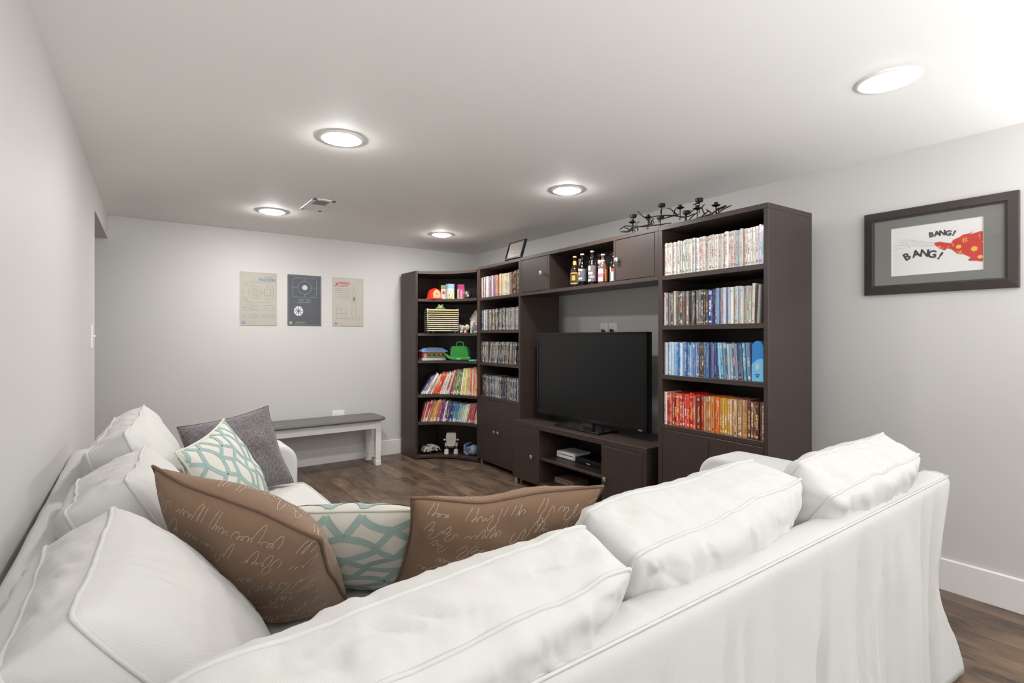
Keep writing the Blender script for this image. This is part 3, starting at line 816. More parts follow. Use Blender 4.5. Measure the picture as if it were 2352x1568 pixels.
# arms with rounded front corner
def arm_profile(a0, a1, h, r, h0=0.0):
    pts = [(a0, .012), (a1 - .01, .012), (a1, .3), (a1, h - r)]
    pts += [(a1 - r + r * math.cos(t), h - r + r * math.sin(t)) for t in [PI / 2 * k / 10 for k in range(1, 11)]]
    pts += [(a0, h + h0)]
    return pts
MB().prism(arm_profile(-.11, .675, .648, .095), 2.775, 3.015, 'y').build('far_arm', M_SOFA, sofa, bevel=.022, smooth=True, seg=4)
MB().prism(arm_profile(.672, 1.415, .662, .10), 2.065, 2.285, 'x').build('right_arm', M_SOFA, sofa, bevel=.022, smooth=True, seg=4)
def cush(name, TRL, TRR, TFL, TFR, lean_f, lean_r, zb, seg, bulge, sag, seed, axis, wr=1.):
    """upright back cushion from its four top corners; axis 1: front faces +Y, 0: front faces +X"""
    def low(p, sh): q = list(p); q[axis] += sh; q[2] = zb; return q
    C = [[[low(TRL, lean_r), TRL], [low(TRR, lean_r), TRR]], [[low(TFL, lean_f), TFL], [low(TFR, lean_f), TFR]]]
    return soft_box(name, C, seg, bulge, sag, seed, M_SOFA, sofa, wr=wr)
cush('back_cushion', (0.02, .60, .757), (.70, .605, .793), (.02, .70, .797), (.70, .715, .838), .20, .20, .47, (84, 52, 12), .085, .0, 1.3, 1, 1.9)
cush('back_cushion', (.735, .635, .795), (1.437, .664, .812), (.74, .765, .842), (1.423, .782, .852), .19, .15, .47, (80, 50, 12), .08, .010, 4.1, 1, 1.7)
cush('back_cushion', (1.455, .60, .785), (2.13, .603, .797), (1.45, .685, .847), (2.14, .705, .855), .22, .20, .47, (72, 48, 12), .07, .0, 7.7, 1, 1.5)
cush('back_cushion', (-.146, .90, .772), (-.137, 1.363, .782), (-.073, .905, .815), (-.036, 1.36, .845), .26, .16, .47, (60, 50, 12), .095, .010, 11.2, 0, .9)
cush('back_cushion', (-.126, 1.53, .795), (-.128, 1.93, .785), (-.018, 1.535, .852), (.024, 1.98, .855), .20, .14, .47, (52, 46, 12), .07, .014, 14.9, 0, 1.1)
cush('back_cushion', (-.118, 2.04, .838), (-.066, 2.725, .858), (-.024, 1.985, .896), (.032, 2.74, .902), .17, .12, .47, (64, 46, 12), .07, .014, 18.5, 0, 1.0)
def seat(x0, x1, y0, y1, seed):
    C = [[[(x0, y0, .30), (x0, y0, .455)], [(x1, y0, .30), (x1, y0, .455)]], [[(x0, y1, .30), (x0, y1, .455)], [(x1, y1, .30), (x1, y1, .455)]]]
    # lie flat: w is vertical
    C = [[[(x0, y0, .305), (x0, y1, .305)], [(x1, y0, .305), (x1, y1, .305)]], [[(x0, y0, .452), (x0, y1, .452)], [(x1, y0, .452), (x1, y1, .452)]]]
    return soft_box('seat_cushion', C, (36, 40, 8), .018, 0, seed, M_SOFA, sofa, boxb=.014, wr=.8)
seat(-.05, .70, 1.50, 2.765, 21.); seat(-.05, .70, .74, 1.49, 24.); seat(.71, 1.385, .74, 1.475, 27.); seat(1.395, 2.055, .74, 1.475, 30.)

class Pillow:
    def __init__(s, TL, TR, BR, BL, thick, pinch=.07, seed=0., wr=1., power=.55):
        s.c = [Vector(p) for p in (TL, TR, BR, BL)]; s.t = thick; s.pinch = pinch; s.seed = seed; s.wr = wr; s.pw = power
        TL, TR, BR, BL = s.c
        s.n = ((TR - TL + BR - BL).cross(TL - BL + TR - BR)).normalized()
        if s.n.dot(Vector((0, 0, EYE)) - (TL + BR) / 2) < 0: s.n = -s.n
    def at(s, u, v, side):
        a = u * (1 - s.pinch * (1 - v * v)); b = v * (1 - s.pinch * (1 - u * u))
        TL, TR, BR, BL = s.c
        p = ((TL * (1 - a) + TR * (1 + a)) * (1 + b) + (BL * (1 - a) + BR * (1 + a)) * (1 - b)) / 4
        e = max(0, 1 - abs(u) ** 2.2) ** s.pw * max(0, 1 - abs(v) ** 2.2) ** s.pw
        d = s.t / 2 * e
        ed = max(abs(u), abs(v))
        d += s.wr * e * (.010 * nz(u * 2.2, v * 2.2, s.seed) + .010 * (.4 - abs(nz(u * 4.5 + v * 1.5, v * 1.8, s.seed + 3))) * ed ** 2)
        p = p + s.n * (side * d)
        p = p + s.n * (.010 * s.wr * nz(u * 1.6, v * 1.6, s.seed + 8))
        return p
    def build(s, name, label, cat, mat, pipe=None, N=44, group=None):
        m = MB(); idx = {}
        def at(i, j, side):
            edge = i in (0, N) or j in (0, N)
            key = (i, j, 0 if edge else side)
            if key not in idx: idx[key] = len(m.v); m.v.append(tuple(s.at(2 * i / N - 1, 2 * j / N - 1, side)))
            return idx[key]
        for side in (1, -1):
            for i in range(N):
                for j in range(N):
                    q = (at(i, j, side), at(i + 1, j, side), at(i + 1, j + 1, side), at(i, j + 1, side))
                    m.f.append(q if side > 0 else q[::-1])
        m.mi = [0] * len(m.f)
        cen = sum(s.c, Vector()) / 4
        t = thing(name, label, cat, tuple((cen.x, cen.y, min(p.z for p in s.c))), group=group)
        s.root = t; s.off = t.location.copy()
        m.v = [tuple(Vector(p) - s.off) for p in m.v]
        bm_o = m.build('cover', mat, t, smooth=True)
        # consistent outward normals
        me = bm_o.data
        pl = me.polygons[(N // 2) * N + N // 2]
        if pl.normal.dot(s.n) < 0: me.flip_normals()
        s.cover = bm_o
        if pipe:
            loop = [(i, 0) for i in range(N)] + [(N, j) for j in range(N)] + [(i, N) for i in range(N, 0, -1)] + [(0, j) for j in range(N, 0, -1)]
            MB().tube([Vector(m.v[idx[(i, j, 0)]]) for i, j in loop], pipe[0], 7, True).build('piping', pipe[1], t, smooth=True)
        return t
    def ribbons(s, name, lines, width, mat, sides=(1,), lift=.0010):
        m = MB()
        for side in sides:
            for ln in lines:
                P = [s.at(u, v, side) for u, v in ln]
                prev = None
                for i, (u, v) in enumerate(ln):
                    if max(abs(u), abs(v)) > .985: prev = None; continue
                    h = .004
                    du = s.at(u + h, v, side) - s.at(u - h, v, side); dv = s.at(u, v + h, side) - s.at(u, v - h, side)
                    n = du.cross(dv).normalized()
                    if n.dot(s.n) * side < 0: n = -n
                    t = P[min(i + 1, len(P) - 1)] - P[max(i - 1, 0)]
                    if t.length < 1e-7: continue
                    b = t.normalized().cross(n).normalized() * (width / 2)
                    a = P[i] + n * lift - s.off
                    k = len(m.v); m.v += [tuple(a - b), tuple(a + b)]
                    if prev is not None: m.f.append((prev, prev + 1, k + 1, k)); m.mi.append(0)
                    prev = k
        o = m.build(name, mat, s.root, smooth=True); o['kind'] = 'stuff'; return o

def chain_lines(period=1.0, spacing=.62, d=.24, e=.42, dv=0., du=0., split=.58):
    """pairs of strands that cross and part again: small diamonds and wide linked ovals by turns"""
    out = []
    for c in range(-3, 4):
        for sg in (1, -1):
            ln = []
            for i in range(0, 401):
                q = -1.1 + 2.2 * i / 400
                ph = (q + dv) / period + (.5 if c % 2 else 0)
                k = math.floor(ph); f = ph - k
                if f < split: off = d * (1 - abs(2 * f / split - 1)) * sg
                else: off = -e * math.sin(PI * (f - split) / (1 - split)) ** .8 * sg
                ln.append((c * spacing + du + off, q))
            out.append(ln)
    return out
def script_lines(seed, rows=9, tilt=0.):
    """loose looping pen strokes, word by word"""
    rr = random.Random(seed); out = []
    for r in range(rows):
        v0 = .86 - r * 1.76 / (rows - 1) + rr.uniform(-.02, .02)
        u = -.95 + rr.uniform(0, .3)
        while u < .9:
            ln = []
            for letter in range(rr.randint(3, 8)):
                kind = rr.random()
                tall = kind < .2; low = .2 <= kind < .33
                hgt = rr.uniform(.11, .17) if tall else (-rr.uniform(.08, .13) if low else rr.uniform(.03, .055))
                wd = rr.uniform(.034, .064)
                lp = rr.uniform(-.1, .55) if not (tall or low) else rr.uniform(.25, .5)
                for i in range(14):
                    t = i / 14; th = 2 * PI * t
                    y = hgt * .5 * (1 - math.cos(th))
                    ln.append((u + wd * t - wd * lp * math.sin(th) + y * .55, v0 + y + tilt * u))
                u += wd
                if u > .92: break
            if len(ln) > 4: out.append(ln)
            u += rr.uniform(.05, .2)
    return out
M_BROWN = fabric('brown_script_linen', '866c58', b=.2)
M_BROWN_PIPE = simple('brown_piping', '6e5747', .9)
M_SCRIPT = simple('cream_script_print', 'bfae9c', .9)
M_TRELLIS = fabric('ivory_woven_cotton', 'cfccc4', b=.25)
M_AQUA = simple('aqua_flocked_print', '93a9a4', .9)
g = G('grey_chenille')
p = g.coord('Object')
cn = g.noise(g.mapping(p, (55, 140, 60), rot=(.4, .3, .2)), 1.6, 4, .7); cn2 = g.noise(g.mapping(p, (150, 50, 80), rot=(.2, .6, .1)), 1.3, 3, .7)
cm = g.math('MULTIPLY', g.math('ADD', cn, cn2), .5)
g.set(Base_Color=g.mix(g.ramp(cm, [(.4, (0, 0, 0)), (.62, (1, 1, 1))]), lin('4b4547'), lin('7f787a')), Roughness=.85); g.b.inputs['Sheen Weight'].default_value = .3
g.bump(cm, .5, .006); M_CHENILLE = g.m

pb = Pillow((.036, 1.49, .885), (.289, 1.024, .80), (.469, 1.398, .475), (.179, 1.575, .475), .20, .05, 3.3, 1.2, .5)
pb.build('throw_pillow', 'brown throw pillow with pale handwriting print leaning on the left corner cushions', 'pillow', M_BROWN, (.004, M_BROWN_PIPE))
pb.ribbons('handwriting', script_lines(4), .0013, M_SCRIPT, (1, -1))
pc = Pillow((.27, 1.46, .745), (.60, 1.20, .745), (.74, 1.37, .465), (.41, 1.63, .465), .16, .05, 8.1, .8)
pc.build('throw_pillow', 'ivory and aqua trellis pillow standing between the two brown pillows', 'pillow', M_TRELLIS, (.004, M_TRELLIS))
pc.ribbons('trellis_print', chain_lines(.8, dv=.03, d=.24, e=.40), .018, M_AQUA, (1, -1))
pd = Pillow((.527, 1.126, .805), (.955, .925, .815), (1.05, 1.15, .475), (.565, 1.36, .475), .16, .085, 12.7, 2.0)
pd.build('throw_pillow', 'brown throw pillow with pale handwriting print against the rear back cushions', 'pillow', M_BROWN, (.004, M_BROWN_PIPE))
pd.ribbons('handwriting', script_lines(9), .0013, M_SCRIPT, (1, -1))
pt = Pillow((.298, 2.42, .853), (.473, 2.36, .50), (.289, 2.03, .465), (.114, 2.10, .797), .15, .085, 17.2, .9)
pt.build('throw_pillow', 'ivory and aqua trellis pillow tilted on its corner before the grey pillow', 'pillow', M_TRELLIS, (.004, M_TRELLIS))
pt.ribbons('trellis_print', chain_lines(.86, .52, .2, .34), .015, M_AQUA, (1, -1))
pg = Pillow((.147, 2.66, .80), (.53, 2.775, .85), (.635, 2.70, .475), (.22, 2.56, .465), .13, .085, 23.9, 1.4)
pg.build('throw_pillow', 'dark grey chenille pillow in the far corner of the sofa', 'pillow', M_CHENILLE, (.0035, M_CHENILLE))

# ------------------------------------------------------------------ bench under the posters
bench = thing('bench', 'long narrow bench with dark grey top and white legs by the back wall', 'bench', (.68, 4.575, 0))
BL_, BWD, BH = 1.225, .375, .447
M_BGREY = simple('dark_grey_bench_paint', '64635f', .42, bumpscale=25, bump=.06, var=.04)
M_BWHITE = simple('white_bench_paint', 'efedea', .4)
def rrect(x0, x1, y0, y1, r, n=7):
    out = []
    for cx, cy, a0 in ((x1 - r, y1 - r, 0), (x0 + r, y1 - r, PI / 2), (x0 + r, y0 + r, PI), (x1 - r, y0 + r, 1.5 * PI)):
        out += [(cx + r * math.cos(a0 + PI / 2 * k / n), cy + r * math.sin(a0 + PI / 2 * k / n)) for k in range(n + 1)]
    return out
m = MB(); layers = [(.014, BH - .030), (.004, BH - .026), (0, BH - .018), (.002, BH - .010), (.010, BH - .006), (.013, BH - .001), (.017, BH)]
n = 0
for ins, z in layers:
    ring = rrect(ins, BL_ - ins, ins, BWD - ins, .075 - ins); n = len(ring); m.v += [(x, y, z) for x, y in ring]
for j in range(len(layers) - 1): m.f += [(j * n + k, j * n + (k + 1) % n, (j + 1) * n + (k + 1) % n, (j + 1) * n + k) for k in range(n)]
m.f += [tuple(range(n))[::-1], tuple(range((len(layers) - 1) * n, len(layers) * n))]; m.mi = [0] * len(m.f)
m.build('bench_top', M_BGREY, bench)
za0, za1 = BH - .105, BH - .030
for y0 in (.052, BWD - .07): MB().box(.10, BL_ - .10, y0, y0 + .018, za0, za1).build('apron', M_BWHITE, bench, bevel=.002)
for x0 in (.058, BL_ - .076): MB().box(x0, x0 + .018, .09, BWD - .09, za0, za1).build('apron', M_BWHITE, bench, bevel=.002)
for lx in (.075, BL_ - .075):
    for ly in (.068, BWD - .068):
        def sq(h): return [(-h, -h), (h, -h), (h, h), (-h, h)]
        m = MB(); prof = [(.0255, BH - .030), (.0255, BH - .128), (.0225, BH - .132), (.0225, BH - .138), (.0255, BH - .142), (.0255, .20), (.0225, .058), (.0205, .055), (.0205, .050), (.0245, .047), (.0245, .003), (.022, 0)]
        for h, z in prof: m.v += [(lx + a, ly + b, z) for a, b in sq(h)]
        for j in range(len(prof) - 1): m.f += [(j * 4 + k, (j + 1) * 4 + k, (j + 1) * 4 + (k + 1) % 4, j * 4 + (k + 1) % 4) for k in range(4)]
        m.f += [(0, 1, 2, 3), tuple(range(len(prof) * 4 - 1, len(prof) * 4 - 5, -1))]; m.mi = [0] * len(m.f)
        m.build('leg', M_BWHITE, bench, bevel=.0015, seg=1)

# ------------------------------------------------------------------ three metal posters with technical drawings
def strokes(parent, name, lines, w, m, z=.0052):
    """flat printed pen lines (x, y in metres)"""
    mb = MB()
    for ln in lines:
        for (x0, y0), (x1, y1) in zip(ln[:-1], ln[1:]):
            L = math.hypot(x1 - x0, y1 - y0)
            if L < 1e-6: continue
            nx, ny = -(y1 - y0) / L * w / 2, (x1 - x0) / L * w / 2
            mb.add([(x0 + nx, y0 + ny, z), (x0 - nx, y0 - ny, z), (x1 - nx, y1 - ny, z), (x1 + nx, y1 + ny, z)], [(0, 1, 2, 3)])
    return mb.build(name, m, parent)
def circ(x, y, r, ry=None, a0=0, a1=2 * PI, n=28): return [(x + r * math.cos(a0 + (a1 - a0) * k / n), y + (ry or r) * math.sin(a0 + (a1 - a0) * k / n)) for k in range(n + 1)]
def disc(parent, name, x, y, r, m, z=.0055): 
    return MB().add([(px, py, z) for px, py in circ(x, y, r)[:-1]], [tuple(range(28))]).build(name, m, parent)
def poster(label, x, z, col, edge):
    t = thing('poster', label, 'poster', mtx=back_wall_mtx(x, YB, z))
    g = G('poster_metal_print'); c = lin(col)
    v = g.noise(g.coord('Object'), 7, 4)
    g.set(Base_Color=g.mix(v, tuple(q * .9 for q in c), tuple(min(1, q * 1.1) for q in c)), Roughness=.35)
    MB().box(-.148, .148, -.232, .232, 0, .005).build('plate', g.m, t, bevel=.0015)
    strokes(t, 'border', [[(-.139, -.223), (.139, -.223), (.139, .223), (-.139, .223), (-.139, -.223)]], .0016, edge)
    return t
M_LINE = simple('drawing_grey', '6f6c64', .5); M_FAINT = simple('drawing_faint', 'a9a69c', .5); M_DKLINE = simple('drawing_dark', '55524c', .5)
M_TBLUE = simple('poster_blue_ink', '4f7f99', .5); M_TRED = simple('poster_red_ink', 'b5463c', .5); M_PALE = simple('drawing_pale', '9aa0a8', .5); M_OFFW = simple('poster_offwhite', 'd9dadb', .5); M_GRN = simple('poster_green_ink', '8fae7a', .5)
p1 = poster('cream poster with blue block lettering, leftmost of the three on the back wall', .883, 1.520, 'aeaa9f', M_FAINT)
lettering('title', 'FALCON', .034, M_TBLUE, p1, (.066, .168, .0056), shear=.15, bold=.0009)
lettering('title_line', 'MILLENNIUM', .0115, M_TBLUE, p1, (.080, .194, .0056), shear=.15)
# generic engineering drawings: a domed housing in plan, a slim housing from the side and two from the end
def rect(x0, x1, y0, y1): return [(x0, y0), (x1, y0), (x1, y1), (x0, y1), (x0, y0)]
strokes(p1, 'plan_drawing', [rrect(-.125, .115, -.03, .145, .05) + [(.115, .095)], circ(-.03, .058, .052), circ(-.03, .058, .03), circ(-.03, .058, .012), rect(.045, .095, .03, .085), [(-.125, .058), (-.082, .058)], [(.022, .058), (.045, .058)], circ(.07, .115, .010), circ(-.1, .115, .008), circ(-.1, .0, .008), circ(.07, .0, .010)], .0017, M_LINE)
strokes(p1, 'side_drawing', [rrect(-.125, .12, -.098, -.055, .018) + [(.12, -.075)], rect(-.06, .0, -.09, -.063), circ(.05, -.0765, .011), [(-.125, -.0765), (-.06, -.0765)], [(.061, -.0765), (.12, -.0765)]], .0017, M_LINE)
strokes(p1, 'end_drawings', [rrect(-.125, -.008, -.166, -.138, .013) + [(-.008, -.151)], rrect(.014, .13, -.166, -.138, .013) + [(.13, -.151)], [(-.12, -.152), (-.01, -.152)], [(.02, -.152), (.125, -.152)]], .0017, M_LINE)
disc(p1, 'seal', -.122, -.205, .014, M_TBLUE); disc(p1, 'seal_centre', -.122, -.201, .006, M_OFFW, .0058)
strokes(p1, 'caption_lines', [[(-.09, -.203), (-.04, -.203)], [(-.09, -.213), (.02, -.213)]], .002, M_FAINT)
p2 = poster('dark slate blue poster with pale drawings, middle one on the back wall', 1.268, 1.522, '484b52', M_PALE)
strokes(p2, 'plan_drawing', [rrect(-.105, .105, .03, .205, .02) + [(.105, .185)], circ(0, .118, .06), [(-.105, .118), (-.06, .118)], [(.06, .118), (.105, .118)], [(0, .178), (0, .205)], [(0, .03), (0, .058)]], .0022, M_PALE)
disc(p2, 'hatch', 0, .118, .023, M_OFFW); strokes(p2, 'hatch_rings', [circ(0, .118, .015), circ(0, .118, .008)], .0016, M_DKLINE, .0058)
strokes(p2, 'small_drawing', [rect(-.05, .05, -.02, .01), circ(-.025, -.005, .010), circ(.025, -.005, .010)], .0022, M_PALE)
wheel = MB()
for k in range(8):
    a, b2 = 2 * PI * k / 8 + .06, 2 * PI * (k + 1) / 8 - .06
    wheel.add([(-.055 + .008 * math.cos((a + b2) / 2), -.098 + .008 * math.sin((a + b2) / 2), .0056), (-.055 + .042 * math.cos(a), -.098 + .046 * math.sin(a), .0056), (-.055 + .042 * math.cos(b2), -.098 + .046 * math.sin(b2), .0056)], [(0, 1, 2)])
wheel.build('segment_drawing', M_OFFW, p2)
strokes(p2, 'end_drawing', [circ(.055, -.098, .034), circ(.055, -.098, .020), rect(.047, .063, -.106, -.09)], .0024, M_DKLINE)
disc(p2, 'seal', -.122, -.205, .013, M_GRN)
lettering('caption', 'TIE FIGHTER', .0145, M_GRN, p2, (-.04, -.200, .0056), bold=.0002); strokes(p2, 'caption_line', [[(-.09, -.213), (.01, -.213)]], .002, M_GRN)
p3 = poster('cream poster with red block lettering, rightmost of the three on the back wall', 1.669, 1.523, 'b8b2a9', M_FAINT)
lettering('title', 'X', .058, M_TRED, p3, (-.112, .163, .0056), shear=.2, bold=.001); lettering('title', '-WING', .034, M_TRED, p3, (-.040, .178, .0056), shear=.15, bold=.0008); lettering('title_line', 'FIGHTER', .020, M_TRED, p3, (-.045, .152, .0056), shear=.15, bold=.0004)
# generic slender rocket in plan, two small part drawings beside it
strokes(p3, 'part_drawings', [rect(-.12, .01, .088, .125), [(-.12, .106), (.01, .106)], circ(-.09, .106, .010), rect(-.12, .01, .035, .068), circ(-.055, .051, .011), [(-.12, .051), (-.066, .051)], [(-.044, .051), (.01, .051)]], .0016, M_LINE)
strokes(p3, 'plan_drawing', [[(.056, .155), (.066, .12), (.074, .05), (.076, -.10), (.07, -.165), (.042, -.165), (.036, -.10), (.038, .05), (.046, .12), (.056, .155)], circ(.056, -.075, .009), circ(.056, .0, .009), [(.038, .05), (.074, .05)], [(.036, -.10), (.0, -.15), (.0, -.175), (.04, -.155)], [(.076, -.10), (.112, -.15), (.112, -.175), (.072, -.155)], rect(-.11, -.02, -.16, -.06), [(-.11, -.11), (-.02, -.11)], [(-.065, -.06), (-.065, -.16)]], .0016, M_LINE)
MB().box(.050, .062, .015, .045, .005, .0056).build('window_shading', M_DKLINE, p3)
disc(p3, 'seal', -.116, -.205, .013, M_TRED); disc(p3, 'seal_centre', -.116, -.201, .006, M_OFFW, .0058)

# ------------------------------------------------------------------ framed comic print on the right wall
fp = thing('framed_picture', 'wide dark framed comic print with a red flame shape on the right wall', 'picture', mtx=right_wall_mtx(XR, .819, 1.6115))
M_FRAME = simple('dark_frame', '37302e', .38, bumpscale=40, bump=.05)
FW, FH = .293, .209
def frame_bars(parent, W, H, t, d, m, name='frame_bar', lip=.0):
    for (x0, y0), (x1, y1), in (((-W, H), (W, H)), ((W, H), (W, -H)), ((W, -H), (-W, -H)), ((-W, -H), (-W, H))):
        L = math.hypot(x1 - x0, y1 - y0); ux, uy = (x1 - x0) / L, (y1 - y0) / L; nx, ny = uy, -ux
        def P(s, q, z): return (x0 + ux * (q if s == 0 else L - q) + nx * q, y0 + uy * (q if s == 0 else L - q) + ny * q, z)
        prof = [(0, 0), (0, d * .7), (.003, d * .85), (t * .8, d), (t * .84, d * .86), (t, d * .8), (t, 0)]
        m_ = MB(); k = len(prof)
        m_.v = [P(0, q, z) for q, z in prof] + [P(1, q, z) for q, z in prof]
        m_.f = [(j, (j + 1) % k, k + (j + 1) % k, k + j) for j in range(k)] + [tuple(range(k))[::-1], tuple(range(k, 2 * k))]; m_.mi = [0] * len(m_.f)
        m_.build(name, m, parent)
frame_bars(fp, FW, FH, .046, .026, M_FRAME)
M_MAT = simple('grey_mat_board', '7c7b78', .8); M_BEV = simple('mat_bevel', 'dad8d4', .8); M_SHEET = simple('white_sheet', 'efeeec', .7)
sx0, sx1, sy0, sy1 = -.1755, .1755, -.1205, .1185
m = MB(); W2, H2 = FW - .044, FH - .044
for q in ((-W2, W2, sy1, H2), (-W2, W2, -H2, sy0), (-W2, sx0, sy0, sy1), (sx1, W2, sy0, sy1)): m.box(*q, .010, .013)
m.build('mat_board', M_MAT, fp)
m = MB(); e = .002
for q in ((sx0, sx1, sy1 - e, sy1), (sx0, sx1, sy0, sy0 + e), (sx0, sx0 + e, sy0, sy1), (sx1 - e, sx1, sy0, sy1)): m.box(*q, .010, .0125)
m.build('mat_edge', M_BEV, fp)
sheet = MB().box(sx0, sx1, sy0, sy1, .0085, .010).build('print_sheet', M_SHEET, fp)
MB().box(-W2, W2, -H2, H2, .0165, .018).build('glass', M_GLASS, fp)
def pc_(x, y):   # where a mark sits on the sheet, as read off the print itself
    a = (x - 445) / 1113; yt = 605 - 160 * a; yb = 1180 - 95 * a
    return sx0 + (sx1 - sx0) * a, sy1 - (sy1 - sy0) * (y - yt) / (yb - yt)
M_RED = simple('print_red', 'd42a1e', .6); M_YEL = simple('print_yellow', 'f0c24c', .6); M_INK = simple('print_black', '23211f', .6); M_PEN = simple('print_pencil', 'b0aeab', .6)
flame = [(995, 765), (1060, 752), (1130, 765), (1190, 772), (1212, 735), (1262, 708), (1285, 700), (1330, 668), (1405, 652), (1442, 618), (1412, 664), (1520, 628), (1557, 630), (1557, 985), (1515, 985), (1490, 978), (1400, 978), (1388, 962), (1418, 938), (1340, 900), (1300, 898), (1265, 890), (1196, 838), (1150, 828), (1118, 854), (1050, 825), (1000, 792)]
F2 = [pc_(*q) for q in flame]
import mathutils.geometry as mg
def flat(name, poly, mm, z, parent):
    tri = mg.tessellate_polygon([[Vector((x, y, 0)) for x, y in poly]])
    return MB().add([(x, y, z) for x, y in poly], [tuple(t) for t in tri]).build(name, mm, parent)
flat('flame_edge', [(x * 1.0 + .0012 * math.copysign(1, y), y + .0022 * math.copysign(1, y - .012)) for x, y in F2], M_PEN, .0102, sheet)
flat('flame', F2, M_RED, .0104, sheet)
def star_at(x, y, r1, r2, n, name='burst'):
    cx, cy = pc_(x, y)
    return flat(name, [(cx + (r1 if k % 2 else r2) * math.cos(PI * k / n), cy + (r1 if k % 2 else r2) * math.sin(PI * k / n)) for k in range(2 * n)], M_YEL, .0106, sheet)
star_at(1455, 835, .015, .009, 10); star_at(1055, 812, .008, .003, 5); star_at(1550, 755, .006, .002, 4)
for (x, y, rx, ry) in ((1280, 810, .010, .009), (1522, 932, .010, .008)):
    cx, cy = pc_(x, y); flat('coin', circ(cx, cy, rx, ry)[:-1], M_YEL, .0106, sheet)
for (x, y, ch, sz) in ((1350, 728, '#', .034), (1515, 695, '!', .03), (1295, 872, 'x', .036), (1215, 786, 'S', .022), (1108, 800, ':', .016), (1158, 815, '=', .014), (1090, 838, '*', .02)):
    cx, cy = pc_(x, y); lettering('symbol', ch, sz, M_YEL, sheet, (cx, cy, .0108), (0, 0, .15), extrude=.0001)
for word, sz in (([(955, 668, .15), (1025, 652, .1), (1088, 645, -.05), (1160, 648, -.1), (1225, 648, -.45)], .032), ([(648, 938, .45), (768, 900, .15), (872, 892, -.15), (965, 905, -.1), (1062, 922, -.55)], .047)):
    for (x, y, ro), ch in zip(word, 'BANG!'):
        cx, cy = pc_(x, y)
        lettering('letter_shadow', ch, sz * 1.04, M_PEN, sheet, (cx + .0014, cy - .0014, .0102), (0, 0, ro), extrude=.0001, bold=.0020)
        lettering('letter', ch, sz, M_INK, sheet, (cx, cy, .0105), (0, 0, ro), extrude=.0001, bold=.0014)
pen = [[(995, 765), (700, 735), (600, 728), (570, 745), (560, 780), (590, 800), (680, 800), (700, 790), (990, 798)], [(680, 745), (990, 775)], [(690, 760), (920, 780)], [(570, 760), (640, 765), (680, 790)], [(600, 740), (660, 748)], [(460, 830), (520, 800), (570, 800)], [(462, 885), (500, 850), (560, 835), (640, 830)], [(540, 720), (560, 745)], [(680, 800), (685, 825), (640, 815)], [(700, 800), (920, 808), (990, 800)], [(600, 760), (600, 795)], [(630, 762), (630, 795)], [(655, 770), (655, 797)]]
strokes(sheet, 'pencil_drawing', [[pc_(*q) for q in ln] for ln in pen], .0011, M_PEN, .0102)

# small leaning photo frame on the bookcase left of the television
mt = Matrix.Translation((2.602, 3.553, 1.8445)) @ Matrix.Rotation(-A_ROT, 4, 'Z') @ Matrix.Rotation(math.radians(18), 4, 'Y') @ Matrix(((0, 0, -1, 0), (-1, 0, 0, 0), (0, 1, 0, 0), (0, 0, 0, 1)))
pf = thing('photo_frame', 'small black photo frame leaning back on top of the bookcase', 'photo frame', mtx=mt)
hold = bpy.data.objects.new('frame_rim', None)
bpy.data.objects.remove(hold)
def shift(o, dx, dy, dz):
    for q in o.children: q.location = Vector(q.location) + Vector((dx, dy, dz))
frame_bars(pf, .127, .082, .016, .02, simple('black_frame', '201c1b', .35))
g = G('street_photograph'); p = g.coord('Object')
g.set(Base_Color=g.mix(g.noise(g.mapping(p, (40, 90, 1)), 1.2, 3), lin('b9a9a2'), lin('ddd6d0')), Roughness=.3)
MB().box(-.112, .112, -.067, .067, .004, .010).build('photograph', g.m, pf)
strokes(pf, 'facade_lines', [[(-.1, -.03), (.06, -.03)], [(-.06, .05), (-.06, -.03)], [(-.02, .03), (.07, .03), (.07, .0), (-.02, .0), (-.02, .03)]], .002, M_LINE, .0104)
MB().box(-.119, .119, -.074, .074, 0, .004).build('backing', M_BLACK, pf)
MB().box(-.112, .112, -.067, .067, .0125, .014).build('glass', M_GLASS, pf)
shift(pf, 0, .082, 0)

